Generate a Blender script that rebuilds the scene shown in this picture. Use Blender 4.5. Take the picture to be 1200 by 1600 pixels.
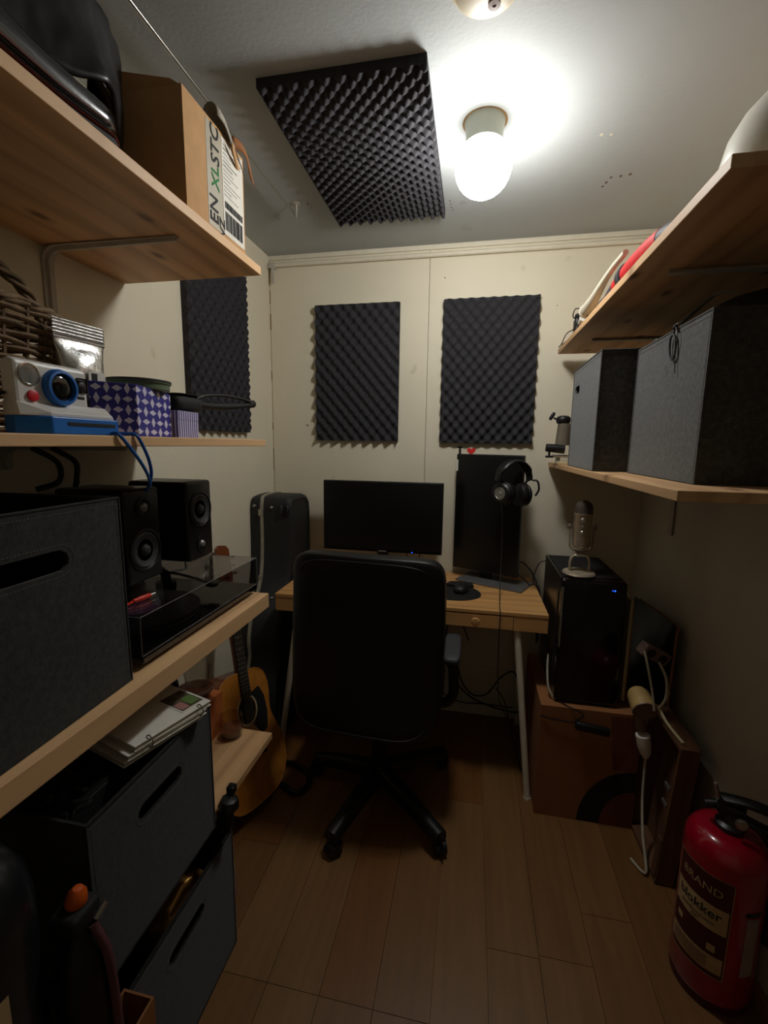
import bpy, bmesh, math, random
from mathutils import Vector, Matrix, noise
PI = math.pi
random.seed(7)
for o in list(bpy.data.objects): bpy.data.objects.remove(o)
SC = bpy.context.scene
COL = SC.collection

# ------------------------------------------------------------------ camera, world, exposure
cam = bpy.data.cameras.new('camera'); cam.sensor_fit = 'HORIZONTAL'; cam.sensor_width = 36
cam.lens = 36 * 696.98 / 1200; cam.clip_start = 0.01
camo = bpy.data.objects.new('camera', cam); COL.objects.link(camo); SC.camera = camo
def cam_matrix(yaw, pitch, roll, loc):
    f = Vector((math.sin(yaw)*math.cos(pitch), math.cos(yaw)*math.cos(pitch), math.sin(pitch)))
    r = Vector((math.cos(yaw), -math.sin(yaw), 0)); u = r.cross(f)
    r2 = math.cos(roll)*r + math.sin(roll)*u; u2 = -math.sin(roll)*r + math.cos(roll)*u
    return Matrix(((r2.x, u2.x, -f.x, loc[0]), (r2.y, u2.y, -f.y, loc[1]), (r2.z, u2.z, -f.z, loc[2]), (0, 0, 0, 1)))
camo.matrix_world = cam_matrix(-0.19217, -0.15035, 0.013368, (0, 0, 1.449))
w = bpy.data.worlds.new('world'); SC.world = w; w.use_nodes = True
w.node_tree.nodes['Background'].inputs[0].default_value = (0.02, 0.018, 0.015, 1)
w.node_tree.nodes['Background'].inputs[1].default_value = 0.3
vs = SC.view_settings; vs.view_transform = 'Standard'; vs.look = 'None'; vs.exposure = 0.2; vs.gamma = 1; vs.use_curve_mapping = False
LAMP_STRENGTH = 70.0
LAMP_TOP = 0.04      # the bulb shines mostly downward; the neck of the opal globe is dimmer

# ------------------------------------------------------------------ room dimensions (metres)
LX, RX, BY, FY, CZ = -1.075, 0.80, 2.314, -1.0, 2.40

# ------------------------------------------------------------------ materials
def lin(c):
    return tuple(((v/255)/12.92 if v/255 <= 0.04045 else ((v/255+0.055)/1.055)**2.4) for v in c) + (1,)
def _new(name):
    m = bpy.data.materials.new(name); m.use_nodes = True
    nt = m.node_tree; b = nt.nodes['Principled BSDF']
    return m, nt, b
def N(nt, t, **k):
    n = nt.nodes.new(t)
    for a, v in k.items(): setattr(n, a, v)
    return n
def coords(nt, scale=(1, 1, 1), rot=(0, 0, 0)):
    tc = N(nt, 'ShaderNodeTexCoord'); mp = N(nt, 'ShaderNodeMapping')
    mp.inputs['Scale'].default_value = scale; mp.inputs['Rotation'].default_value = rot
    nt.links.new(tc.outputs['Object'], mp.inputs['Vector']); return mp.outputs['Vector']
def mix(nt, fac, a, b, typ='MIX'):
    m = N(nt, 'ShaderNodeMix', data_type='RGBA', blend_type=typ)
    for s, v in ((m.inputs[0], fac), (m.inputs[6], a), (m.inputs[7], b)):
        if hasattr(v, 'is_linked'): nt.links.new(v, s)
        else: s.default_value = v
    return m.outputs[2]
def ramp(nt, fac, stops):
    r = N(nt, 'ShaderNodeValToRGB'); e = r.color_ramp.elements
    while len(e) > 1: e.remove(e[-1])
    e[0].position = stops[0][0]; e[0].color = stops[0][1]
    for p, c in stops[1:]:
        q = e.new(p); q.color = c
    nt.links.new(fac, r.inputs[0]); return r.outputs[0]
def nz(nt, vec, scale, detail=4, rough=0.55):
    n = N(nt, 'ShaderNodeTexNoise'); n.inputs['Scale'].default_value = scale
    n.inputs['Detail'].default_value = detail; n.inputs['Roughness'].default_value = rough
    nt.links.new(vec, n.inputs['Vector']); return n.outputs[0]
def bump(nt, b, h, strength, dist=0.002):
    n = N(nt, 'ShaderNodeBump'); n.inputs['Strength'].default_value = strength; n.inputs['Distance'].default_value = dist
    nt.links.new(h, n.inputs['Height']); nt.links.new(n.outputs[0], b.inputs['Normal'])
def plain(name, c, rough=0.5, metal=0.0, var=0.12, scale=25, bumps=0.0, spec=None, coat=0.0, emit=None):
    m, nt, b = _new(name); v = coords(nt); c = lin(c)
    h = nz(nt, v, scale)
    dk = tuple(x*(1-var) for x in c[:3])+(1,); lt = tuple(min(1, x*(1+var)) for x in c[:3])+(1,)
    nt.links.new(ramp(nt, h, [(0.3, dk), (0.7, lt)]), b.inputs['Base Color'])
    b.inputs['Roughness'].default_value = rough; b.inputs['Metallic'].default_value = metal
    if spec is not None: b.inputs['Specular IOR Level'].default_value = spec
    b.inputs['Coat Weight'].default_value = coat
    if bumps: bump(nt, b, nz(nt, v, scale*4), bumps)
    if emit:
        b.inputs['Emission Color'].default_value = lin(emit[0]); b.inputs['Emission Strength'].default_value = emit[1]
    return m
def wood(name, base, dark, axis='Y', rough=0.5, ring=14, knots=True, strip=0.0, coat=0.0, wavy=1.0):
    m, nt, b = _new(name)
    sc = {'X': (0.12, 1, 1), 'Y': (1, 0.12, 1), 'Z': (1, 1, 0.12)}[axis]
    v = coords(nt, sc); base = lin(base); dark = lin(dark)
    n1 = nz(nt, v, ring, 6, 0.6)
    wv = N(nt, 'ShaderNodeTexWave', wave_type='BANDS', bands_direction={'X': 'Y', 'Y': 'X', 'Z': 'X'}[axis])
    wv.inputs['Scale'].default_value = ring*0.35; wv.inputs['Distortion'].default_value = 9; wv.inputs['Detail'].default_value = 3
    wv.inputs['Detail Scale'].default_value = 1.2
    nt.links.new(v, wv.inputs['Vector'])
    c1 = ramp(nt, wv.outputs['Fac'], [(0.0, base), (0.75, tuple((1-.14*wavy)*x+.14*wavy*y for x, y in zip(base, dark))), (1.0, tuple((1-.4*wavy)*x+.4*wavy*y for x, y in zip(base, dark)))])
    c2 = ramp(nt, n1, [(0.3, (0.78, 0.74, 0.70, 1)), (0.65, (1.05, 1.03, 1.0, 1))])
    col = mix(nt, 0.8, c1, c2, 'MULTIPLY')
    if strip:
        tc = N(nt, 'ShaderNodeTexCoord'); sp = N(nt, 'ShaderNodeSeparateXYZ'); nt.links.new(tc.outputs['Object'], sp.inputs[0])
        d = N(nt, 'ShaderNodeMath', operation='DIVIDE'); d.inputs[1].default_value = strip
        nt.links.new(sp.outputs[{'Y': 0, 'X': 1, 'Z': 0}[axis]], d.inputs[0])
        f = N(nt, 'ShaderNodeMath', operation='FLOOR'); nt.links.new(d.outputs[0], f.inputs[0])
        wn = N(nt, 'ShaderNodeTexWhiteNoise', noise_dimensions='1D'); nt.links.new(f.outputs[0], wn.inputs['W'])
        col = mix(nt, 0.7, col, ramp(nt, wn.outputs['Value'], [(0, (0.78, 0.74, 0.7, 1)), (1, (1.1, 1.08, 1.05, 1))]), 'MULTIPLY')
    if knots:
        vo = N(nt, 'ShaderNodeTexVoronoi', voronoi_dimensions='2D'); vo.inputs['Scale'].default_value = 6.5
        kv = coords(nt, {'X': (0.45, 1, 1), 'Y': (1, 0.45, 1), 'Z': (1, 1, 0.45)}[axis]); nt.links.new(kv, vo.inputs['Vector'])
        kf = ramp(nt, vo.outputs['Distance'], [(0.04, (.95, .95, .95, 1)), (0.075, (0.35, 0.35, 0.35, 1)), (0.13, (0, 0, 0, 1))])
        col = mix(nt, kf, col, tuple(x*0.55 for x in dark[:3])+(1,))
    nt.links.new(col, b.inputs['Base Color']); b.inputs['Roughness'].default_value = rough
    b.inputs['Coat Weight'].default_value = coat
    bump(nt, b, n1, 0.15, 0.001)
    return m
def plaster(name, base, dirt=0.1, bscale=60):
    m, nt, b = _new(name); v = coords(nt)
    big = nz(nt, v, 1.6, 5, 0.6); fine = nz(nt, v, bscale, 6, 0.6); base = lin(base)
    c = ramp(nt, big, [(0.3, tuple(x*(1-dirt) for x in base[:3])+(1,)), (0.7, base)])
    sp = ramp(nt, nz(nt, v, 9, 2, 0.5), [(0.24, (0.72, 0.68, 0.6, 1)), (0.3, (1, 1, 1, 1))])
    nt.links.new(mix(nt, 0.5, c, sp, 'MULTIPLY'), b.inputs['Base Color'])
    b.inputs['Roughness'].default_value = 0.7; bump(nt, b, fine, 0.22, 0.003)
    return m
def felt(name, c, c2):
    m, nt, b = _new(name); v = coords(nt)
    f1 = nz(nt, v, 90, 8, 0.75); f2 = nz(nt, v, 14, 4, 0.6)
    col = ramp(nt, f1, [(0.35, lin(c)), (0.62, lin(c2))])
    col = mix(nt, 0.6, col, ramp(nt, f2, [(0.3, (0.8, 0.8, 0.8, 1)), (0.7, (1.1, 1.1, 1.1, 1))]), 'MULTIPLY')
    nt.links.new(col, b.inputs['Base Color']); b.inputs['Roughness'].default_value = 0.95
    b.inputs['Sheen Weight'].default_value = 0.25; b.inputs['Specular IOR Level'].default_value = 0.15
    bump(nt, b, f1, 0.5, 0.002); return m
def glass(name, tint, alpha=0.25, rough=0.03):
    m, nt, b = _new(name); out = nt.nodes['Material Output']; nt.nodes.remove(b)
    tr = N(nt, 'ShaderNodeBsdfTransparent'); tr.inputs[0].default_value = tint
    gl = N(nt, 'ShaderNodeBsdfGlossy'); gl.inputs['Roughness'].default_value = rough
    fr = N(nt, 'ShaderNodeFresnel'); ge = N(nt, 'ShaderNodeNewGeometry')      # thin plate: same reflectance from both sides
    io = N(nt, 'ShaderNodeMath', operation='MULTIPLY_ADD'); io.inputs[1].default_value = 1/1.5-1.5; io.inputs[2].default_value = 1.5
    nt.links.new(ge.outputs['Backfacing'], io.inputs[0]); nt.links.new(io.outputs[0], fr.inputs[0])
    ad = N(nt, 'ShaderNodeMath', operation='MULTIPLY_ADD'); ad.inputs[1].default_value = 1.0; ad.inputs[2].default_value = 0.02
    nt.links.new(fr.outputs[0], ad.inputs[0])
    mx = N(nt, 'ShaderNodeMixShader'); nt.links.new(ad.outputs[0], mx.inputs[0]); nt.links.new(tr.outputs[0], mx.inputs[1]); nt.links.new(gl.outputs[0], mx.inputs[2])
    nt.links.new(mx.outputs[0], out.inputs[0]); return m

M = {}
M['wall'] = plaster('wall_paint', (228, 219, 196))
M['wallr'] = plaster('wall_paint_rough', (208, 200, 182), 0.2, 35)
M['ceil'] = plaster('ceiling_paint', (178, 182, 182), 0.08, 90)
M['white'] = plain('white_paint', (220, 212, 192), 0.45, var=0.04)
M['floor'] = [wood('floor_oak_%d' % i, c, d, 'Y', 0.42, 22, knots=False, wavy=.35) for i, (c, d) in enumerate([((130, 92, 52), (94, 62, 32)), ((122, 85, 48), (88, 58, 30)), ((135, 98, 57), (98, 66, 36)), ((130, 86, 42), (92, 58, 25))])]
M['pine'] = wood('pine_shelf', (230, 190, 144), (160, 110, 70), 'Y', 0.55, 12, strip=0.075)
M['pinex'] = wood('pine_board_light', (222, 180, 132), (146, 92, 60), 'Y', 0.55, 9, strip=0.06)
M['desk'] = wood('desk_pine', (214, 164, 104), (150, 98, 52), 'X', 0.5, 14, knots=False)
M['foam'] = plain('foam_dark', (58, 57, 60), 0.95, var=0.12, scale=200, bumps=0.5, spec=0.1)
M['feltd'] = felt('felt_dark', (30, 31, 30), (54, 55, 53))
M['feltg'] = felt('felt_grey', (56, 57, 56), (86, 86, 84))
M['feltb'] = felt('felt_black', (16, 16, 17), (26, 26, 27))
M['liner'] = plain('liner_black', (14, 14, 15), 0.9)
M['thread'] = plain('thread_grey', (104, 104, 98), 0.8)
M['black'] = plain('black_plastic', (18, 18, 20), 0.45, bumps=0.05, scale=80)
M['blackm'] = plain('black_matte', (15, 15, 16), 0.75)
M['gloss'] = plain('black_gloss', (10, 10, 12), 0.12, coat=0.4)
M['screen'] = plain('screen_dark', (14, 14, 15), 0.32, var=0.03)
M['leather'] = plain('black_leather', (17, 17, 18), 0.42, scale=60, bumps=0.35)
M['patent'] = plain('patent_leather', (12, 12, 14), 0.2, coat=0.5, scale=8, bumps=0.12)
M['red_line'] = plain('red_welt', (120, 46, 30), 0.5)
M['steel'] = plain('steel', (175, 172, 166), 0.28, 0.95, var=0.05)
M['alu'] = plain('brushed_metal', (150, 148, 142), 0.4, 0.7, var=0.08)
M['greymetal'] = plain('painted_grey_metal', (186, 180, 168), 0.5, 0.0)
M['darkmetal'] = plain('dark_metal', (70, 70, 70), 0.4, 0.7)
M['nickel'] = plain('nickel_mic', (186, 170, 148), 0.36, 0.45, var=0.1)
M['mesh'] = plain('mic_mesh', (92, 82, 72), 0.5, 0.7, var=0.4, scale=400, bumps=0.8)
M['card'] = plain('cardboard', (196, 152, 104), 0.85, var=0.06, scale=30, bumps=0.08)
M['cardd'] = plain('cardboard_brown', (148, 96, 54), 0.85, var=0.08, scale=20)
M['cardr'] = plain('cardboard_red_print', (110, 58, 44), 0.8)
M['ink'] = plain('ink_black', (28, 28, 30), 0.8)
M['greenink'] = plain('ink_green', (40, 130, 60), 0.8)
M['paper'] = plain('paper_white', (226, 222, 212), 0.75, var=0.03)
M['printgrey'] = plain('print_grey', (150, 148, 142), 0.8)
M['tape'] = plain('clear_tape_grey', (186, 178, 160), 0.35, var=0.04)
M['greyroll'] = plain('grey_card_flap', (168, 162, 148), 0.7)
M['camw'] = plain('camera_white_plastic', (214, 212, 208), 0.4, var=0.03)
M['blue'] = plain('blue_plastic', (18, 104, 190), 0.42, var=0.06)
M['redb'] = plain('red_button', (214, 34, 48), 0.4)
M['reflector'] = plain('flash_reflector', (205, 205, 200), 0.18, 0.9, var=0.2, scale=90)
M['foil'] = plain('silver_foil', (190, 190, 188), 0.24, 0.95, var=0.12, scale=40, bumps=0.35)
M['wicker'] = plain('wicker_brown', (118, 96, 70), 0.8, var=0.35, scale=60, bumps=0.3)
M['tin'] = plain('tin_green', (104, 122, 98), 0.4, 0.3)
M['cable'] = plain('cable_black', (16, 16, 17), 0.5)
M['cablew'] = plain('cable_white', (190, 182, 160), 0.5)
M['bluecable'] = plain('cable_blue', (24, 96, 180), 0.5)
M['cone'] = plain('speaker_cone', (58, 58, 60), 0.55, scale=120, bumps=0.2)
M['vinyl'] = plain('vinyl_black', (14, 12, 17), 0.3, var=0.2, scale=3, coat=0.5)
M['purple'] = plain('record_label_purple', (96, 60, 92), 0.6)
M['redplug'] = plain('red_plug', (216, 46, 24), 0.4)
M['guitar'] = wood('spruce_amber', (200, 132, 52), (160, 92, 34), 'Z', 0.28, 30, knots=False, coat=0.5)
M['mahog'] = wood('mahogany_side', (120, 64, 30), (80, 40, 18), 'Z', 0.35, 20, knots=False, coat=0.3)
M['fret'] = plain('rosewood', (30, 20, 16), 0.5)
M['pearl'] = plain('binding_cream', (206, 192, 156), 0.5)
M['case'] = plain('case_black_vinyl', (32, 33, 33), 0.6, scale=150, bumps=0.4)
M['strip'] = plain('case_aluminium', (176, 170, 156), 0.35, 0.6)
M['red'] = plain('extinguisher_red', (156, 2, 34), 0.22, var=0.03, coat=0.5)
M['label'] = plain('label_cream', (186, 158, 116), 0.6)
M['labeld'] = plain('label_dark_red', (70, 10, 18), 0.5)
M['cream'] = plain('cream_plastic', (206, 190, 150), 0.5, var=0.03)
M['creamd'] = plain('detector_cream', (198, 184, 156), 0.45, var=0.03)
M['brownplug'] = plain('brown_disc', (124, 98, 88), 0.5)
M['orange'] = plain('orange_plastic', (200, 84, 12), 0.5)
M['yellow'] = plain('yellow_plastic', (206, 160, 40), 0.5)
M['redtube'] = plain('red_fabric', (196, 30, 34), 0.6)
M['greytube'] = plain('dark_grey_fabric', (60, 54, 64), 0.6)
M['vase'] = plain('white_ceramic', (226, 222, 208), 0.35, var=0.02)
M['led'] = plain('blue_led', (20, 60, 255), 0.5, emit=((30, 80, 255), 3.0))
M['redheart'] = plain('red_sticker', (226, 36, 34), 0.6)
M['pink'] = plain('pink_card', (168, 120, 112), 0.7)
M['green'] = plain('photo_green', (96, 128, 66), 0.6)
M['photo'] = plain('photo_dark', (84, 74, 62), 0.4, var=0.7, scale=60)
M['mark'] = plain('ceiling_mark', (110, 96, 80), 0.9)
M['rust'] = plain('scorched_edge', (120, 90, 50), 0.9, var=0.4)
M['globe'] = plain('lit_opal_globe', (255, 252, 244), 0.3, emit=((253, 252, 247), LAMP_STRENGTH))
M['porcelain'] = plain('porcelain', (166, 168, 152), 0.35, var=0.03)
M['glass'] = glass('clear_glass', (0.9, 0.88, 0.84, 1))
M['acrylic'] = glass('smoked_acrylic', (0.84, 0.83, 0.83, 1))
M['amber'] = plain('amber_liquor', (96, 40, 26), 0.15, coat=0.5)
M['cable2'] = plain('cable_charcoal', (40, 38, 38), 0.5)
M['greymetal2'] = plain('grey_base_plate', (112, 112, 112), 0.35, 0.3)
M['mousemat'] = plain('mouse_black', (26, 26, 26), 0.5)
M['arm'] = plain('armrest_grey', (62, 64, 68), 0.55)
M['towerside'] = plain('tower_side_black', (20, 20, 22), 0.3, coat=0.2)
M['patsleeve'] = plain('black_bag_film', (18, 18, 18), 0.35, scale=20, bumps=0.4)
M['cratewood'] = wood('crate_wood', (112, 78, 54), (72, 46, 30), 'Z', 0.6, 14, knots=False)
M['creamplug'] = plain('plug_cream', (190, 158, 100), 0.5)
M['labelp'] = plain('label_grey_pink', (150, 128, 118), 0.6)
M['speakerbox'] = plain('speaker_black_ash', (22, 22, 23), 0.35, scale=90, bumps=0.1)
M['reflector2'] = plain('dome_grey', (150, 150, 150), 0.3, 0.6)
M['edge'] = plain('polished_acrylic_edge', (120, 118, 122), 0.3, spec=0.8)
M['orangecard'] = plain('orange_brown_card', (188, 104, 52), 0.7)
M['paper2'] = plain('page_edges', (206, 198, 180), 0.8, var=0.12, scale=300)
M['goldfoil'] = plain('gold_foil', (170, 124, 60), 0.3, 0.6, scale=20)
M['gloss2'] = plain('canister_black', (24, 28, 30), 0.3, coat=0.2)
M['pinkdark'] = plain('dull_red_rubber', (92, 52, 56), 0.6)
M['patsoft'] = plain('soft_black_leather', (15, 15, 17), 0.42, coat=0.12, scale=9, bumps=0.4)
M['mesh2'] = plain('woven_grey_mesh', (122, 112, 96), 0.6, 0.3, var=0.5, scale=420, bumps=0.8)
M['feltl'] = felt('felt_darker', (20, 21, 20), (38, 39, 37))  # darker tones than the upper left felt box, for the two below it
M['bluetint'] = plain('navy_cloth', (20, 22, 40), 0.9)
def pattern_mat():
    m, nt, b = _new('blue_diamond_print'); v = coords(nt, (1, 1, 1), (0, 0, 0))
    tc = N(nt, 'ShaderNodeTexCoord'); sp = N(nt, 'ShaderNodeSeparateXYZ'); nt.links.new(tc.outputs['Object'], sp.inputs[0])
    def mth(op, a, bb=None):
        n = N(nt, 'ShaderNodeMath', operation=op)
        for i, x in enumerate((a, bb)):
            if x is None: continue
            if hasattr(x, 'is_linked'): nt.links.new(x, n.inputs[i])
            else: n.inputs[i].default_value = x
        return n.outputs[0]
    p = 0.0205
    u = mth('DIVIDE', mth('ADD', mth('MULTIPLY', sp.outputs[0], 1.0), mth('MULTIPLY', sp.outputs[1], 1.0)), p*1.2)
    z = mth('DIVIDE', sp.outputs[2], p)
    fu = mth('ABSOLUTE', mth('SUBTRACT', mth('FRACT', u), 0.5)); fz = mth('ABSOLUTE', mth('SUBTRACT', mth('FRACT', z), 0.5))
    par = mth('FLOORED_MODULO', mth('ADD', mth('FLOOR', u), mth('FLOOR', z)), 2.0)
    wa = mth('ADD', mth('MULTIPLY', par, 0.8), 1.0); wb = mth('ADD', mth('MULTIPLY', mth('SUBTRACT', 1.0, par), 0.8), 1.0)
    f = mth('LESS_THAN', mth('ADD', mth('MULTIPLY', fu, wa), mth('MULTIPLY', fz, wb)), 0.54)
    nt.links.new(mix(nt, f, lin((44, 40, 132)), lin((206, 202, 222))), b.inputs['Base Color']); b.inputs['Roughness'].default_value = 0.55
    return m
M['pattern'] = pattern_mat()
def stripe_mat():
    m, nt, b = _new('blue_pinstripe_print'); v = coords(nt)
    wv = N(nt, 'ShaderNodeTexWave', wave_type='BANDS', bands_direction='DIAGONAL'); wv.inputs['Scale'].default_value = 70; wv.inputs['Distortion'].default_value = 0
    sx = N(nt, 'ShaderNodeMapping'); sx.inputs['Scale'].default_value = (1, 1, 0); nt.links.new(v, sx.inputs[0]); nt.links.new(sx.outputs[0], wv.inputs['Vector'])
    nt.links.new(ramp(nt, wv.outputs['Fac'], [(0.45, lin((70, 66, 140))), (0.55, lin((200, 196, 216)))]), b.inputs['Base Color']); return m
M['stripe'] = stripe_mat()

def globe_emission():
    nt = M['globe'].node_tree; b = nt.nodes['Principled BSDF']; tc = N(nt, 'ShaderNodeTexCoord'); sp = N(nt, 'ShaderNodeSeparateXYZ'); nt.links.new(tc.outputs['Object'], sp.inputs[0])
    mr = N(nt, 'ShaderNodeMapRange'); nt.links.new(sp.outputs[2], mr.inputs[0])
    for i, v in ((1, -.112), (2, -.072), (3, LAMP_STRENGTH), (4, LAMP_STRENGTH*LAMP_TOP)): mr.inputs[i].default_value = v
    nt.links.new(mr.outputs[0], b.inputs['Emission Strength'])
globe_emission()

# ------------------------------------------------------------------ mesh helpers (all in world coordinates unless M is given)
def BM(): return bmesh.new()
def _tf(bm, verts, T):
    if T is not None:
        for v in verts: v.co = T @ v.co
def box(bm, x0, x1, y0, y1, z0, z1, T=None, bev=0.0, seg=2):
    x0, x1 = min(x0, x1), max(x0, x1); y0, y1 = min(y0, y1), max(y0, y1); z0, z1 = min(z0, z1), max(z0, z1)
    r = bmesh.ops.create_cube(bm, size=1); vs_ = r['verts']
    for v in vs_: v.co = Vector((x0+(v.co.x+.5)*(x1-x0), y0+(v.co.y+.5)*(y1-y0), z0+(v.co.z+.5)*(z1-z0)))
    if bev:
        es = list({e for v in vs_ for e in v.link_edges})
        rr = bmesh.ops.bevel(bm, geom=es, offset=bev, segments=seg, profile=0.5, affect='EDGES')
        vs_ = list({v for f in rr['faces'] for v in f.verts} | {v for v in vs_ if v.is_valid})
    _tf(bm, vs_, T); return vs_
def ring(bm, c, u, v, r, n, r2=None):
    r2 = r if r2 is None else r2
    return [bm.verts.new(c + u*(r*math.cos(2*PI*i/n)) + v*(r2*math.sin(2*PI*i/n))) for i in range(n)]
def bridge(bm, a, b):
    n = len(a)
    for i in range(n): bm.faces.new((a[i], a[(i+1) % n], b[(i+1) % n], b[i]))
def frame_for(d):
    d = d.normalized(); h = Vector((0, 0, 1)) if abs(d.z) < 0.9 else Vector((1, 0, 0))
    u = d.cross(h).normalized(); return u, d.cross(u).normalized()
def cyl(bm, p0, p1, r, r1=None, n=20, T=None, cap=True):
    p0, p1 = Vector(p0), Vector(p1); r1 = r if r1 is None else r1
    if T is not None: p0, p1 = T @ p0, T @ p1
    u, v = frame_for(p1-p0); a = ring(bm, p0, u, v, r, n); b = ring(bm, p1, u, v, r1, n); bridge(bm, a, b)
    if cap: bm.faces.new(a[::-1]); bm.faces.new(b)
def lathe(bm, prof, c, axis=(0, 0, 1), n=32, T=None, cap=True):
    c = Vector(c); ax = Vector(axis).normalized(); u, v = frame_for(ax); prev = None; first = None; new = []
    for r, h in prof:
        g = ring(bm, c + ax*h, u, v, max(r, 1e-4), n); new += g
        if prev: bridge(bm, prev, g)
        else: first = g
        prev = g
    if cap: bm.faces.new(first[::-1]); bm.faces.new(prev)
    _tf(bm, new, T)
def smooth_path(pts, k=8):
    P = [Vector(p) for p in pts]
    if len(P) < 3: return P
    Q = [P[0]*2-P[1]] + P + [P[-1]*2-P[-2]]; out = []
    for i in range(1, len(Q)-2):
        p0, p1, p2, p3 = Q[i-1:i+3]
        for j in range(k):
            t = j/k; out.append(0.5*((2*p1)+(-p0+p2)*t+(2*p0-5*p1+4*p2-p3)*t*t+(-p0+3*p1-3*p2+p3)*t**3))
    out.append(P[-1]); return out
def tube(bm, pts, r, n=8, k=8, smooth=True, T=None, flat=1.0, closed=False):
    P = smooth_path(pts, k) if smooth else [Vector(p) for p in pts]
    if T is not None: P = [T @ p for p in P]
    prev = None; first = None; u = None
    for i, p in enumerate(P):
        d = (P[min(i+1, len(P)-1)] - P[max(i-1, 0)]).normalized()
        if closed: d = (P[(i+1) % len(P)] - P[i-1]).normalized()
        if u is None: u, v = frame_for(d)
        else:
            u = (u - d*u.dot(d)).normalized(); v = d.cross(u)
        if isinstance(r, (list, tuple)):
            q_ = i/max(1, len(P)-1)*(len(r)-1); k_ = min(int(q_), len(r)-2); rr = r[k_]+(r[k_+1]-r[k_])*(q_-k_)
        else: rr = r
        g = ring(bm, p, u, v, rr, n, rr*flat)
        if prev: bridge(bm, prev, g)
        else: first = g
        prev = g
    if closed: bridge(bm, prev, first)
    else: bm.faces.new(first[::-1]); bm.faces.new(prev)
def prism(bm, poly, o, u, v, n, th, bev=0):
    """polygon (a,b) in plane o+a*u+b*v, extruded th along n"""
    o, u, v, n = Vector(o), Vector(u), Vector(v), Vector(n)
    a = [bm.verts.new(o+u*p[0]+v*p[1]) for p in poly]; b = [bm.verts.new(o+u*p[0]+v*p[1]+n*th) for p in poly]
    bm.faces.new(a); bm.faces.new(b[::-1])
    for i in range(len(a)): j = (i+1) % len(a); bm.faces.new((a[j], a[i], b[i], b[j]))
def sell(bm, c, r, e1=0.5, e2=0.5, nu=32, nv=18, T=None):
    """superellipsoid: e small = boxy"""
    sg = lambda x, e: math.copysign(abs(x)**e, x)
    new = []; prev = None
    for j in range(1, nv):
        t = -PI/2+PI*j/nv; g = []
        for i in range(nu):
            a = 2*PI*i/nu
            p = Vector((c[0]+r[0]*sg(math.cos(t), e1)*sg(math.cos(a), e2), c[1]+r[1]*sg(math.cos(t), e1)*sg(math.sin(a), e2), c[2]+r[2]*sg(math.sin(t), e1)))
            g.append(bm.verts.new(p))
        if prev: bridge(bm, prev, g)
        else: bm.faces.new(g[::-1])
        prev = g; new += g
    bm.faces.new(prev); _tf(bm, new, T); return new
def grid(bm, fn, nu, nv):
    g = [[bm.verts.new(Vector(fn(i/nu, j/nv))) for i in range(nu+1)] for j in range(nv+1)]
    for j in range(nv):
        for i in range(nu): bm.faces.new((g[j][i], g[j][i+1], g[j+1][i+1], g[j+1][i]))
    return g
def text_bm(bm, s, size, T, depth=0.0004, bold=0.0, warp=None):
    cu = bpy.data.curves.new('t', 'FONT'); cu.body = s; cu.size = size; cu.extrude = depth; cu.offset = bold
    cu.align_x = 'CENTER'; cu.align_y = 'CENTER'; cu.resolution_u = 3
    ob = bpy.data.objects.new('t', cu); COL.objects.link(ob); dg = bpy.context.evaluated_depsgraph_get()
    me = bpy.data.meshes.new_from_object(ob.evaluated_get(dg)); bpy.data.objects.remove(ob); bpy.data.curves.remove(cu)
    n0 = len(bm.verts); bm.from_mesh(me); bm.verts.ensure_lookup_table()
    for v in bm.verts[n0:]: v.co = warp(v.co) if warp else T @ v.co
    bpy.data.meshes.remove(me)

# ------------------------------------------------------------------ object helpers
WM = {}
def mesh_obj(name, bm, mat, parent=None, smooth=False, loc=None, subs=0, bevel=0.0, solid=0.0, norm=True):
    if norm: bmesh.ops.recalc_face_normals(bm, faces=bm.faces)
    me = bpy.data.meshes.new(name)
    if parent is not None: W = WM[parent.name]
    elif loc is not None: W = Matrix.Translation(Vector(loc))
    else:
        xs = [v.co for v in bm.verts]
        W = Matrix.Translation(Vector(((min(c.x for c in xs)+max(c.x for c in xs))/2, (min(c.y for c in xs)+max(c.y for c in xs))/2, min(c.z for c in xs))))
    bm.transform(W.inverted()); bm.to_mesh(me); bm.free()
    mats = mat if isinstance(mat, list) else [mat]
    for q in mats: me.materials.append(M[q] if isinstance(q, str) else q)
    o = bpy.data.objects.new(name, me); COL.objects.link(o)
    if smooth:
        for p in me.polygons: p.use_smooth = True
        try: me.set_sharp_from_angle(angle=math.radians(smooth if smooth is not True else 40))
        except Exception: pass
    if parent is not None: o.parent = parent; WM[o.name] = W
    else: o.matrix_world = W; WM[o.name] = W
    if solid: s = o.modifiers.new('solid', 'SOLIDIFY'); s.thickness = solid; s.offset = 0
    if bevel: b = o.modifiers.new('bevel', 'BEVEL'); b.width = bevel; b.segments = 2; b.limit_method = 'ANGLE'; b.angle_limit = math.radians(35)
    if subs: s = o.modifiers.new('sub', 'SUBSURF'); s.levels = subs; s.render_levels = subs
    return o
def thing(name, label, cat, loc, rotz=0.0, group=None, rot=None):
    o = bpy.data.objects.new(name, None); COL.objects.link(o); o.empty_display_size = 0.05
    W = Matrix.Translation(Vector(loc)) @ (rot.to_4x4() if rot is not None else Matrix.Rotation(rotz, 4, 'Z'))
    o.matrix_world = W; WM[o.name] = W; o['label'] = label; o['category'] = cat
    if group: o['group'] = group
    return o
def tag(o, label, cat, group=None):
    o['label'] = label; o['category'] = cat
    if group: o['group'] = group
    return o
def structure(o): o['kind'] = 'structure'; return o
def lbl(o, s): o['label'] = s; return o
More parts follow.
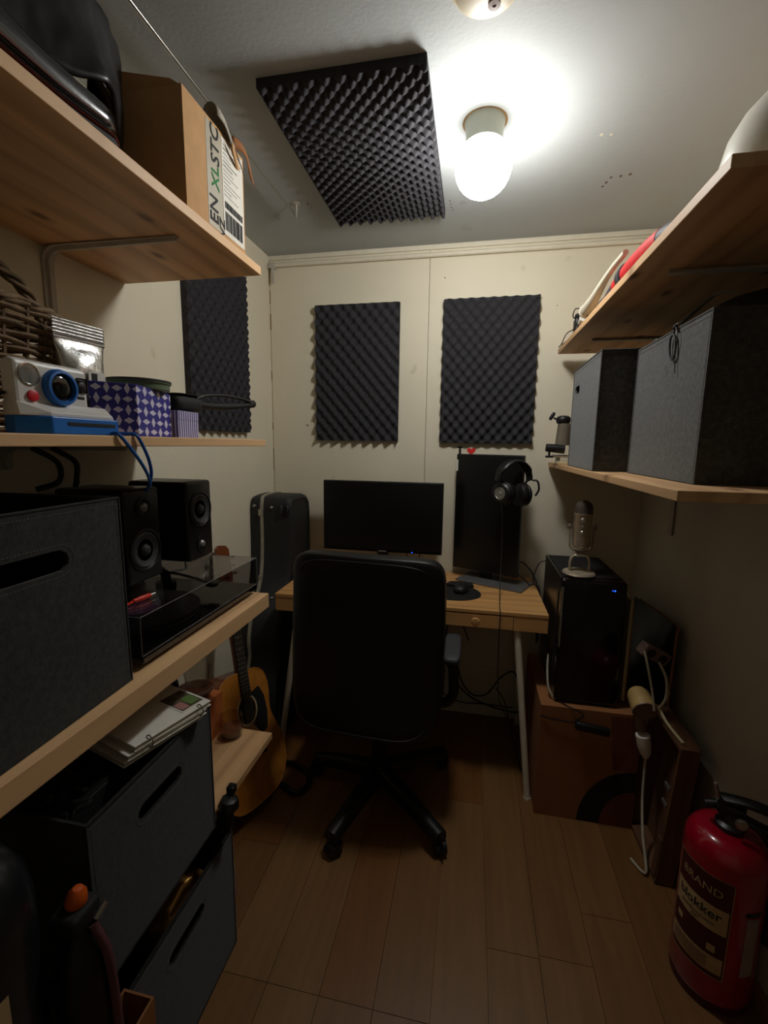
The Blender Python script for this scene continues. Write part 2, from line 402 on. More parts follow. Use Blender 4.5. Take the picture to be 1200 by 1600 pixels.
def part_of(parent):
    """short hand: returns f(name, bm, mat, **k)"""
    return lambda name, bm, mat, **k: mesh_obj(name, bm, mat, parent, **k)

# ================================================================== SETTING
def room():
    b = BM(); box(b, LX, RX, FY, BY, -0.06, -0.012); fl = structure(mesh_obj('floor', b, 'cardd', loc=(0, 0, 0)))
    # planks: each its own board, running away from the viewer
    wd = 0.147; n = 0; x = LX; random.seed(3)
    col = 0
    while x < RX-0.01:
        x1 = min(x+wd, RX); cuts = [FY]
        y = 0.93 - 1.21*2 if -0.62 < (x+x1)/2 < -0.02 else FY + random.uniform(-1.0, 0)
        ys = []
        while y < BY:
            y += 1.21; ys.append(y)
        ys = [v for v in ys if FY+0.05 < v < BY-0.05]
        seq = [FY]+ys+[BY]
        for a, c in zip(seq[:-1], seq[1:]):
            b = BM(); g = 0.0007; box(b, x+g, x1-g, a+g, c-g, -0.012, 0)
            mesh_obj('plank', b, M['floor'][random.choice([0, 0, 1, 2, 3])], fl)
        x = x1; col += 1
    b = BM(); box(b, LX-0.05, RX+0.05, FY, BY+0.05, CZ, CZ+0.05); structure(mesh_obj('ceiling', b, 'ceil', loc=(0, 0, CZ)))
    b = BM(); box(b, LX-0.05, LX, FY, BY+0.05, -0.06, CZ); structure(mesh_obj('wall_left', b, 'wall', loc=(LX, 0, 0)))
    b = BM(); box(b, RX, RX+0.05, FY, BY+0.05, -0.06, CZ); structure(mesh_obj('wall_right', b, 'wallr', loc=(RX, 0, 0)))
    b = BM(); box(b, LX-0.05, RX+0.05, FY-0.05, FY, -0.06, CZ); structure(mesh_obj('wall_front', b, 'wall', loc=(0, FY, 0)))
    b = BM(); box(b, LX-0.05, RX+0.05, BY+0.012, BY+0.05, -0.06, CZ); wb = structure(mesh_obj('wall_back', b, 'rust', loc=(0, BY, 0)))
    for a, c in ((LX+0.003, -0.2405), (-0.2385, RX)):
        b = BM(); box(b, a, c, BY, BY+0.012, 0, CZ, bev=0.0008, seg=1); mesh_obj('wall_board', b, 'wall', wb)
    b = BM(); box(b, LX, RX, BY-0.014, BY, 0.0, 0.078, bev=0.003); structure(mesh_obj('baseboard_back', b, 'white'))
    b = BM(); box(b, LX, RX, BY-0.007, BY, 0.078, 0.272, bev=0.002); structure(mesh_obj('trim_1', b, 'wall'))
    b = BM(); box(b, LX, RX, BY-0.009, BY, CZ-0.022, CZ, bev=0.002); structure(mesh_obj('trim_2', b, 'white'))
    b = BM(); box(b, RX-0.012, RX, 0.2, BY, 0, 0.06, bev=0.003); structure(mesh_obj('baseboard_right', b, 'cardd'))
    # peeled crack along the left back corner
    b = BM()
    for z0, z1, ww in ((2.17, 2.235, .004), (2.04, 2.12, .005), (1.78, 1.83, .003), (1.52, 1.56, .003), (1.30, 1.42, .0025)):
        box(b, LX, LX+ww, BY-0.001, BY+0.003, z0, z1)
    structure(mesh_obj('trim_3', b, 'rust'))
room()

# conduit under the ceiling on the back wall
t = thing('conduit_pipe', 'thin white conduit pipe running across the back wall just under the ceiling', 'pipe', (-0.15, BY-0.014, 2.36))
b = BM(); cyl(b, (LX+0.03, BY-0.012, 2.352), (RX, BY-0.012, 2.352), 0.011, n=16); mesh_obj('pipe', b, 'white', t, smooth=True)
b = BM(); box(b, -1.062, -1.035, BY-0.026, BY, 2.335, 2.362, bev=0.002); box(b, -1.050, -1.038, BY-0.03, BY-0.02, 2.262, 2.345, bev=0.001); box(b, LX, -1.05, BY-0.03, BY-0.018, 2.335, 2.35); mesh_obj('corner_clip', b, 'greymetal', t)

# screw holes and marks on the ceiling and walls
def holes(name, label, pts, ax, mat='mark', r=0.004):
    t = thing(name, label, 'hole', pts[0]) if len(pts) > 1 else None
    for p in pts:
        b = BM(); p = Vector(p); n = {'z': Vector((0, 0, -1)), 'y': Vector((0, -1, 0))}[ax]
        u, v = frame_for(n); a = ring(b, p+n*0.0006, u, v, r*random.uniform(.7, 1.3), 8, r*random.uniform(.5, 1)); c = ring(b, p-n*0.002, u, v, r, 8, r*.7)
        bridge(b, a, c); b.faces.new(a); b.faces.new(c[::-1])
        if t: mesh_obj('hole', b, mat, t)
        else: tag(mesh_obj(name, b, mat), label, 'hole')
holes('screw_hole', 'cluster of old screw holes in the ceiling above the right top shelf', [(.444, 1.87, CZ), (.475, 1.867, CZ), (.504, 1.861, CZ), (.436, 1.90, CZ), (.43, 1.925, CZ)], 'z', r=.006)
holes('screw_hole', 'pair of small pale screw holes in the ceiling right of the lamp', [(.349, 1.628, CZ), (.378, 1.633, CZ)], 'z', 'white', .006)
holes('screw_hole', 'row of four tiny holes in the ceiling between foam panel and lamp', [(-.128, 1.93, CZ), (-.126, 1.955, CZ), (-.124, 1.98, CZ), (-.12, 2.0, CZ)], 'z', r=.004)
holes('screw_hole', 'two little holes in the ceiling beside the rod end bracket', [(-.69, 1.86, CZ), (-.685, 1.89, CZ)], 'z', r=.005)
holes('screw_hole', 'single dark nail hole in the back wall left of the left foam panel', [(-.875, BY, 1.545)], 'y', r=.005)
holes('screw_hole', 'small chip in the back wall above the right foam panel', [(-.165, BY, 2.25)], 'y', r=.004)
holes('screw_hole', 'tiny nail hole in the back wall right of the right foam panel', [(.36, BY, 2.10)], 'y', r=.003)

# ================================================================== CEILING LAMP
LC = Vector((-0.004, 1.512, 2.278))
t = thing('ceiling_lamp', 'lit round opal globe ceiling lamp on a short porcelain base', 'lamp', (LC.x, LC.y, CZ))
b = BM(); lathe(b, [(0.060, 0), (0.058, -0.012), (0.055, -0.03), (0.055, -0.062)], (LC.x, LC.y, CZ-0.0005), n=40); mesh_obj('lamp_base', b, 'porcelain', t, smooth=True)
b = BM(); lathe(b, [(0.066, 0), (0.066, -0.0008)], (LC.x, LC.y+0.001, CZ-0.0001), n=40); lbl(mesh_obj('scorched_ring', b, 'rust', t), 'brownish scorched ring round the lamp base')
prof = []
for i in range(17):
    a = PI*i/16; prof.append((0.084*math.sin(a)+1e-4, -0.084*math.cos(a)*0.98))
b = BM(); lathe(b, prof, LC, n=48); g = mesh_obj('globe', b, 'globe', t, smooth=180)

# smoke detector
t = thing('smoke_detector', 'round cream smoke detector on the ceiling at the top of the picture', 'detector', (-.012, 1.08, CZ))
b = BM(); lathe(b, [(0.082, 0), (0.082, -0.008), (0.076, -0.014), (0.070, -0.016), (0.066, -0.030), (0.055, -0.036), (0, -0.037)], (-.01, 1.078, CZ), n=48); mesh_obj('housing', b, 'creamd', t, smooth=30)
b = BM(); lathe(b, [(0.013, 0), (0.013, -0.003), (0.004, -0.0035), (0.003, -0.002)], (.006, 1.105, CZ-0.036), n=24); mesh_obj('sensor_button', b, 'brownplug', t, smooth=30)
for k in range(4):
    b = BM(); tube(b, [(.015+.004*k, 1.092-.009*k, CZ-.0368), (.035+.002*k, 1.088-.009*k, CZ-.0362), (.05, 1.076-.01*k, CZ-.034)], 0.0016, n=6, k=4); mesh_obj('vent_rib', b, 'brownplug', t)

# curtain rod on the ceiling, left
t = thing('ceiling_rod', 'thin steel rod hung from the ceiling above the left top shelf', 'rod', (-.757, 1.2, 2.38))
b = BM(); cyl(b, (-.757, 0.3, 2.378), (-.757, 1.90, 2.378), 0.0045, n=12); mesh_obj('rod', b, 'steel', t, smooth=True)
b = BM(); lathe(b, [(0.016, 0), (0.016, -.003), (.012, -.004)], (-.735, 1.845, CZ), n=20); tube(b, [(-.735, 1.845, CZ-.003), (-.735, 1.85, 2.385), (-.745, 1.87, 2.372), (-.757, 1.895, 2.372)], 0.003, n=8); mesh_obj('end_bracket', b, 'greymetal', t, smooth=True)

# ================================================================== EGG-CRATE FOAM
def foam(label, o, u, v, n, W, H, pu, pv, base=0.014, amp=0.024, ph=(0, 0), group=None):
    """panel whose back corner is o, spanning W along u and H along v, bumps along n"""
    o, u, v, n = Vector(o), Vector(u), Vector(v), Vector(n); b = BM()
    nu = int(W/pu*12); nv = int(H/pv*12)
    def h(x, y):
        s = math.cos(2*PI*(x/pu+ph[0]))*math.cos(2*PI*(y/pv+ph[1]))
        return base + amp*(0.5+0.5*s)**1.15
    g = grid(b, lambda s, q: o+u*(s*W)+v*(q*H)+n*h(s*W, q*H), nu, nv)
    bot = []
    border = [g[0][i] for i in range(nu)]+[g[j][nu] for j in range(nv)]+[g[nv][i] for i in range(nu, 0, -1)]+[g[j][0] for j in range(nv, 0, -1)]
    low = []
    for q in border:
        d = q.co-o; low.append(b.verts.new(q.co-n*d.dot(n)))
    for i in range(len(border)):
        j = (i+1) % len(border); b.faces.new((border[i], low[i], low[j], border[j]))
    b.faces.new(low)
    ob = tag(mesh_obj('foam_panel', b, 'foam', smooth=50, loc=o), label, 'foam panel', group); return ob
foam('grey egg-crate acoustic foam panel on the ceiling left of the lamp', (-.602, 1.243, CZ), (1, 0, 0), (0, 1, 0), (0, 0, -1), .452, .75, .0435, .0435, ph=(.25, .25), amp=.021)
foam('dark egg-crate foam panel on the back wall above the computer screen', (-.818, BY, 1.466), (1, 0, 0), (0, 0, 1), (0, -1, 0), .437, .678, .056, .066, ph=(.1, 0))
foam('dark egg-crate foam panel on the back wall above the upright black screen', (-.165, BY, 1.462), (1, 0, 0), (0, 0, 1), (0, -1, 0), .446, .683, .052, .062, ph=(0, .3))
foam('dark egg-crate foam panel on the left wall between the top and middle shelves', (LX, 1.56, 1.497), (0, 1, 0), (0, 0, 1), (1, 0, 0), .455, .70, .056, .062, ph=(.2, .1))

# ================================================================== SHELVES
def shelf(name, label, x0, x1, y0, y1, z0, z1, brackets, mat='pine', side='L', group=None):
    t = thing(name, label, 'shelf', ((x0+x1)/2, (y0+y1)/2, z0), group=group)
    b = BM(); box(b, x0, x1, y0, y1, z0, z1, bev=0.0015); mesh_obj('board', b, mat, t)
    for by, drop, ln in brackets:
        b = BM()
        wx = LX if side == 'L' else RX; s = 1 if side == 'L' else -1
        r = 0.035; path = [(wx+s*.006, by, z0-drop), (wx+s*.006, by, z0-r-.004)]
        for k in range(1, 7):
            a = PI/2*k/6; path.append((wx+s*(.006+r*(1-math.cos(a))), by, z0-.006-r*(1-math.sin(a))))
        path.append((wx+s*ln, by, z0-.005))
        hw = 0.0165; prev = None
        for i, p in enumerate(path):
            p = Vector(p); q = Vector(path[min(i+1, len(path)-1)])-Vector(path[max(i-1, 0)]); q.normalize(); nn = Vector((q.z, 0, -q.x))
            taper = hw if i < len(path)-1 else hw*.5
            g = [b.verts.new(p+Vector((0, a*taper, 0))+nn*c) for a, c in ((-1, -.002), (-.45, -.002), (-.3, .006), (.3, .006), (.45, -.002), (1, -.002), (1, -.004), (-1, -.004))]
            if s < 0: pass
            if prev: bridge(b, prev, g)
            else: b.faces.new(g)
            prev = g
        b.faces.new(prev[::-1]); mesh_obj('bracket', b, 'greymetal', t)
    return t
shelf('wall_shelf', 'topmost pine shelf on the left wall, carrying the black boot and the cardboard box', LX, -.622, .15, 1.285, 1.928, 1.951, [(1.02, .30, .37)])
shelf('wall_shelf', 'middle thin pine shelf on the left wall, under the white and blue camera', LX, -.625, .15, 1.292, 1.439, 1.458, [(.45, .2, .33), (.86, .06, .33)])
shelf('wall_shelf', 'thick pine shelf on the left wall carrying the turntable and two speakers', LX, -.625, .15, 1.286, .925, .970, [(.50, .25, .36), (1.1, .25, .36)])
shelf('wall_shelf', 'low pine board with dark knots jutting out in front of the guitar', LX, -.627, .94, 1.288, .455, .477, [(1.1, .2, .35)], mat='pinex')
shelf('wall_shelf', 'dark lowest wall shelf hidden under the felt box of binders', LX, -.70, .50, .935, .437, .456, [(.6, .2, .3)], mat='blackm')
shelf('wall_shelf', 'upper pine shelf on the right wall, holding the white vase and red tube', .365, RX, .83, 2.242, 1.868, 1.889, [(1.245, .2, .36), (1.95, .2, .36)], side='R')
shelf('wall_shelf', 'lower pine shelf on the right wall, under the two grey felt boxes', .365, RX, .885, 2.30, 1.354, 1.374, [(1.25, .25, .36), (1.95, .25, .3)], side='R')

# ================================================================== FELT STORAGE BOXES
def felt_box(label, c, w, d, h, rotz, mat, hole_face='+x', hw=0.125, hh=0.03, hz=0.09, group='felt storage boxes', lean=0.0, back=True, hy=0.0):
    """c = centre of base; w along local x, d along local y; handle cut in the local +x face"""
    t = thing('felt_box', label, 'storage box', c, rotz)
    T = WM[t.name]; th = 0.006
    def panel_hole(name, xo, sgn):
        b = BM(); zc = h-hz; ang = sorted([2*PI*i/40 for i in range(40)] + [math.atan2(z_-zc, y_-hy) % (2*PI) for y_, z_ in ((-d/2, 0), (d/2, 0), (d/2, h), (-d/2, h))])
        inn, out = [], []
        for a in ang:
            ca, sa = math.cos(a), math.sin(a)
            L = hw/2-hh/2
            # stadium
            if abs(sa)*1e9 > 0 and abs(ca/max(abs(sa), 1e-9)*hh/2) <= L: yy, zz = ca/abs(sa)*hh/2, math.copysign(hh/2, sa)
            else:
                bq = abs(ca)*L; rr = bq+math.sqrt(max(bq*bq-(L*L-hh*hh/4), 0)); yy, zz = rr*ca, rr*sa
            inn.append((hy+yy, zc+zz))
            ty = ((d/2-hy) if ca > 0 else (-d/2-hy))/ca if abs(ca) > 1e-9 else 1e9; tz = ((h-zc) if sa > 0 else -zc)/sa if abs(sa) > 1e-9 else 1e9
            tt = min(ty, tz); out.append((hy+ca*tt, zc+sa*tt))
        V = {}
        for key, pts, x in (('io', inn, xo), ('oo', out, xo), ('ii', inn, xo-sgn*th), ('oi', out, xo-sgn*th)):
            V[key] = [b.verts.new((x, p[0], p[1])) for p in pts]
        bridge(b, V['oo'], V['io']); bridge(b, V['io'], V['ii']); bridge(b, V['ii'], V['oi']); bridge(b, V['oi'], V['oo'])
        b.transform(T); return mesh_obj(name, b, mat, t)
    fp = panel_hole('side_panel', w/2, 1); panel_hole('side_panel', -w/2, -1)
    for s in (-1, 1):
        b = BM(); box(b, -w/2+th, w/2-th, s*d/2, s*(d/2-th), 0, h); b.transform(T); mesh_obj('side_panel', b, mat, t)
    b = BM(); box(b, -w/2+th, w/2-th, -d/2+th, d/2-th, 0.001, 0.006); b.transform(T); mesh_obj('bottom', b, mat, t)
    b = BM(); q = w/2
    for s in (-1, 1):      # piping down each corner and round the rim
        for r_ in (-1, 1): tube(b, [(s*q, r_*d/2, 0), (s*q, r_*d/2, h)], 0.0022, n=6, smooth=False)
    for a_, b_ in (((q, -d/2), (q, d/2)), ((-q, -d/2), (-q, d/2)), ((-q, d/2), (q, d/2)), ((-q, -d/2), (q, -d/2))):
        tube(b, [(a_[0], a_[1], h), (b_[0], b_[1], h)], 0.0022, n=6, smooth=False)
    tube(b, [(q, -d/2, .0022), (q, d/2, .0022)], 0.0022, n=6, smooth=False)
    b.transform(T); mesh_obj('piping', b, mat, t)
    # stitching round the handle and along the rim
    b = BM(); n = 60; L = hw/2-hh/2; R_ = hh/2+0.008; per = 4*L+2*PI*R_
    def st(s):
        s %= per
        if s < 2*L: return (-L+s, R_)
        s -= 2*L
        if s < PI*R_: a = PI/2-s/R_; return (L+R_*math.cos(a), R_*math.sin(a))
        s -= PI*R_
        if s < 2*L: return (L-s, -R_)
        s -= 2*L; a = -PI/2-s/R_; return (-L+R_*math.cos(a), R_*math.sin(a))
    nn = int(per/0.006)
    for i in range(nn):
        p0, p1 = st(i*per/nn), st((i+.62)*per/nn)
        cyl(b, (q+.0004, hy+p0[0], h-hz+p0[1]), (q+.0004, hy+p1[0], h-hz+p1[1]), 0.0005, n=4)
    nn = int(d/0.006)
    for i in range(nn):
        y = -d/2+i*d/nn; cyl(b, (q+.0004, y, h-.012), (q+.0004, y+.0037, h-.012), 0.0005, n=4)
    for s in (-1, 1):
        nn = int(h/0.006)
        for i in range(nn):
            z = i*h/nn; cyl(b, (q+.0004, s*(d/2-.009), z), (q+.0004, s*(d/2-.009), z+.0037), 0.0005, n=4)
            cyl(b, (q-.012, -d/2-.0004, z), (q-.012, -d/2-.0004, z+.0037), 0.0005, n=4) if s > 0 else None
    b.transform(T); o = mesh_obj('stitching', b, 'thread', t); lbl(o, 'pale grey stitching'); o['kind'] = 'stuff'
    return t
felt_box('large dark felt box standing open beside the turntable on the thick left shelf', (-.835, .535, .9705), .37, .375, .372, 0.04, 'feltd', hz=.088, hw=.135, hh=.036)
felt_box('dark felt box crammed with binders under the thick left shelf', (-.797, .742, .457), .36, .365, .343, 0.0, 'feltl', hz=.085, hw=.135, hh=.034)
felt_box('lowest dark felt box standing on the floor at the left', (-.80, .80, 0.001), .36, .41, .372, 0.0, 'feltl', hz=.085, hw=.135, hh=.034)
felt_box('nearer grey felt box on the lower right shelf with a carabiner on its rim', (.622, 1.243, 1.3745), .33, .41, .35, PI+0.0, 'feltg', hz=.085, hw=.001, hh=.0009)
felt_box('grey felt box with an oval hand hole nearest the back wall', (.545, 1.70, 1.3745), .34, .41, .365, PI-.02, 'feltg', hz=.078, hw=.075, hh=.028, hy=-.13)

# ================================================================== DESK
def desk():
    x0, x1, y0, y1, zt, zb = -.833, .324, 1.775, 2.300, .790, .713
    t = thing('desk', 'pine desk with a shallow drawer and white rod legs against the back wall', 'desk', ((x0+x1)/2, (y0+y1)/2, 0))
    P = part_of(t)
    b = BM(); box(b, x0, x1, y0, y1, zt-.016, zt, bev=.002); P('desk_top', b, 'desk')
    b = BM(); box(b, .192, x1-.001, y0+.002, y0+.02, zb, zt-.016); box(b, x0+.001, -.70, y0+.002, y0+.02, zb, zt-.016); box(b, x1-.02, x1-.001, y0+.02, y1, zb, zt-.016); box(b, x0+.001, x0+.02, y0+.02, y1, zb, zt-.016); box(b, x0+.02, x1-.02, y1-.02, y1, zb, zt-.016)
    P('apron', b, 'desk')
    b = BM(); box(b, -.698, .190, y0+.001, y0+.02, zb+.001, zt-.021, bev=.0015); box(b, -.69, .182, y0+.02, y1-.05, zb+.004, zb+.010)
    d = P('drawer', b, 'desk')
    b = BM(); lathe(b, [(.006, 0), (.006, .008), (.016, .010), (.018, .016), (.015, .021), (.007, .022)], (.041, y0+.001, .744), (0, -1, 0), n=28); mesh_obj('knob', b, 'desk', d, smooth=30)
    for tx, ty, fx, fy in ((.209, 1.80, .282, 1.742), (-.735, 1.80, -.835, 1.80), (.24, 2.25, .29, 2.26), (-.74, 2.25, -.80, 2.26)):
        b = BM(); cyl(b, (tx, ty, zb), (fx, fy, .008), .0145, .0125, n=16); cyl(b, (fx, fy, 0), (fx, fy, .010), .0145, n=16); P('leg', b, 'white', smooth=30)
desk()

# ================================================================== MONITOR (landscape)
def monitor():
    t = thing('monitor', 'wide black computer monitor on the desk behind the chair', 'monitor', (-.427, 2.15, .790))
    P = part_of(t)
    b = BM(); box(b, -.733, -.128, 2.150, 2.178, .913, 1.268, bev=.004); box(b, -.60, -.26, 2.178, 2.20, .97, 1.2, bev=.008); P('housing', b, 'black')
    b = BM(); box(b, -.726, -.135, 2.1485, 2.151, .929, 1.262); P('screen', b, 'screen')
    b = BM(); box(b, -.728, -.133, 2.1475, 2.150, .915, .927, bev=.001); P('bottom_bezel', b, 'gloss')
    b = BM(); box(b, -.277, -.271, 2.1465, 2.148, .918, .921); lbl(P('power_light', b, 'led'), 'blue power light')
    b = BM(); box(b, -.444, -.404, 2.146, 2.148, .918, .9205); P('nameplate', b, 'greymetal')
    b = BM(); box(b, -.455, -.400, 2.172, 2.192, .795, 1.03, bev=.004); P('stand_neck', b, 'black')
    b = BM(); box(b, -.545, -.310, 2.08, 2.26, .7905, .799, bev=.004); P('stand_base', b, 'black')
monitor()

# ================================================================== PORTRAIT SCREEN
def screen2():
    a = math.atan2(-.14, .305)
    t = thing('upright_screen', 'tall black monitor turned upright on a grey plate at the right end of the desk', 'monitor', (.082, 2.19, .790), a)
    T = WM[t.name]; P = part_of(t); W = .335
    def q(name, fn, mat, **k):
        b = BM(); fn(b); b.transform(T); return P(name, b, mat, **k)
    q('housing', lambda b: (box(b, -W/2, W/2, -.012, .016, .045, .618, bev=.004), box(b, -.09, .09, .016, .04, .2, .45, bev=.006)), 'black')
    q('screen', lambda b: box(b, -W/2+.007, W/2-.007, -.0135, -.011, .055, .610), 'screen')
    q('label_sticker', lambda b: box(b, -W/2+.001, -W/2+.011, -.0145, -.0125, .535, .590), 'paper')
    q('stand_neck', lambda b: (box(b, -.03, .03, .02, .035, .008, .3, bev=.003)), 'black')
    q('base_plate', lambda b: box(b, -.115, .215, -.085, .09, .001, .0085, bev=.003), 'greymetal2')
screen2()

# card with letter and heart above it, stuck to the wall
t = thing('wall_sticker', 'small I-heart sticker on the back wall peeking above the upright screen', 'sticker', (-.03, BY-.001, 1.41))
b = BM(); T = Matrix.Translation((-.062, BY-.0012, 1.422)) @ Matrix.Rotation(PI/2, 4, 'X')
tb = BM(); box(tb, -.062-.006, -.062+.006, BY-.0015, BY-.0004, 1.395, 1.444); box(tb, -.062-.013, -.062+.013, BY-.0015, BY-.0004, 1.437, 1.444); box(tb, -.062-.013, -.062+.013, BY-.0015, BY-.0004, 1.392, 1.398); mesh_obj('letter', tb, 'ink', t); b.free()
hb = BM(); hp = []
for i in range(36):
    a = 2*PI*i/36; hp.append((.0013*16*math.sin(a)**3, .0013*(13*math.cos(a)-5*math.cos(2*a)-2*math.cos(3*a)-math.cos(4*a))))
prism(hb, hp, (-.006, BY-.0004, 1.422), (1, 0, 0), (0, 0, 1), (0, -1, 0), .0011); mesh_obj('heart', hb, 'redheart', t)

# ================================================================== HEADPHONES
def headphones():
    t = thing('headphones', 'black over-ear headphones hung on the corner of the upright screen', 'headphones', (.18, 2.07, 1.15))
    P = part_of(t)
    C0 = Vector((.184, 2.040, 1.33)); b = BM(); pts = []
    ux = Vector((.86, .50, 0))
    for i in range(17):
        a = PI*i/16; pts.append(C0-ux*.082*math.cos(a)+Vector((0, 0, .085*math.sin(a)-.03)))
    prev = None
    for i, p in enumerate(pts):
        d = (pts[min(i+1, 16)]-pts[max(i-1, 0)]).normalized(); nrm = Vector((0, 0, 1)).cross(ux).normalized(); o_ = d.cross(nrm).normalized()
        wdt = .030 if 2 < i < 14 else .020; th = .009
        g = [b.verts.new(p+nrm*wdt*math.cos(2*PI*k/12)+o_*th*math.copysign(abs(math.sin(2*PI*k/12))**.7, math.sin(2*PI*k/12))) for k in range(12)]
        if prev: bridge(b, prev, g)
        else: b.faces.new(g)
        prev = g
    b.faces.new(prev[::-1]); P('headband', b, 'leather', smooth=60)
    for s, nm in ((-1, 0), (1, 1)):
        end = pts[0] if s < 0 else pts[-1]
        ec = Vector((.134, 2.012, 1.243)) if s < 0 else Vector((.236, 2.040, 1.236))
        ax = Vector((-.62, -.78, .0)) if s < 0 else Vector((.72, .30, -.05)); ax.normalize()
        b = BM(); lathe(b, [(.036, -.040), (.048, -.036), (.053, -.020), (.050, -.008), (.040, -.003)], ec, ax, n=36); c = P('ear_cushion', b, 'leather', smooth=50)
        b = BM(); lathe(b, [(.048, -.008), (.048, .004), (.040, .012), (.028, .014)], ec, ax, n=36); P('ear_cup', b, 'black', smooth=30)
        b = BM(); lathe(b, [(.028, .0135), (.028, .016), (.024, .017), (.022, .0152), (.008, .0152), (.006, .018), (.001, .018)], ec, ax, n=36); P('chrome_disc', b, 'alu', smooth=30)
        b = BM(); u, v = frame_for(ax); side = Vector((0, 0, 1)).cross(ax).normalized(); yk = []
        for i in range(13):
            a = PI*i/12; yk.append(ec-ax*.004+side*.050*math.cos(a)+Vector((0, 0, .050*math.sin(a))))
        tube(b, yk, .004, n=8, k=2); tube(b, [yk[6], (yk[6]+end)/2+Vector((0, 0, .005)), end], .0055, n=8); P('yoke', b, 'black', smooth=60)
    b = BM(); tube(b, [(.260, 2.02, 1.305), (.281, 2.012, 1.300), (.288, 2.012, 1.265), (.275, 2.012, 1.237)], .0045, n=8); P('cable_arm', b, 'black', smooth=60)
    return t
headphones()
b = BM(); tube(b, [(.136, 2.000, 1.195), (.143, 2.005, 1.10), (.146, 2.0, .95), (.142, 1.93, .83), (.136, 1.80, .797), (.137, 1.765, .785), (.136, 1.762, .70), (.142, 1.79, .52), (.155, 1.85, .38), (.19, 1.95, .25), (.235, 2.02, .14), (.29, 2.0, .06)], .0022, n=6)
tag(mesh_obj('headphone_cable', b, 'cable2', smooth=True), 'thin dark headphone cable hanging over the front edge of the desk', 'cable')

# ================================================================== MOUSE AND MAT
b = BM(); pts = []
for i in range(40):
    a = 2*PI*i/40; r = 1+.12*math.cos(a-.3); pts.append((.125*r*math.cos(a), .105*r*math.sin(a)*(1.12 if math.sin(a) > 0 else .92)))
prism(b, pts, (-.075, 1.955, .7905), (1, 0, 0), (0, 1, 0), (0, 0, 1), .003)
tag(mesh_obj('mouse_mat', b, 'blackm'), 'rounded black mouse mat on the desk right of the chair back', 'mouse mat')
t = thing('wrist_rest', 'black padded wrist rest raised behind the computer mouse', 'rest', (-.05, 2.06, .794))
b = BM(); prism(b, [(-.065, -.012), (-.045, .03), (.01, .045), (.06, .03), (.068, -.012), (.0, -.022)], (-.035, 2.06, .7938), (1, 0, 0), (0, 1, 0), (0, 0, 1), .012); mesh_obj('pad', b, 'blackm', t, bevel=.003)
t = thing('mouse', 'black computer mouse resting on the rounded mat', 'mouse', (-.024, 1.985, .7937), -.25); T = WM[t.name]; P = part_of(t)
b = BM(); vv = sell(b, (0, 0, .012), (.032, .052, .024), .8, .8, 32, 18)
for v in b.verts:
    if v.co.z < 0: v.co.z = 0
    v.co.z *= 1-.25*max(0, v.co.y/.052)
b.transform(T); P('shell', b, 'mousemat', smooth=60)
b = BM(); cyl(b, (-.003, .028, .030), (.003, .028, .030), .006, n=16); b.transform(T); P('scroll_wheel', b, 'darkmetal')

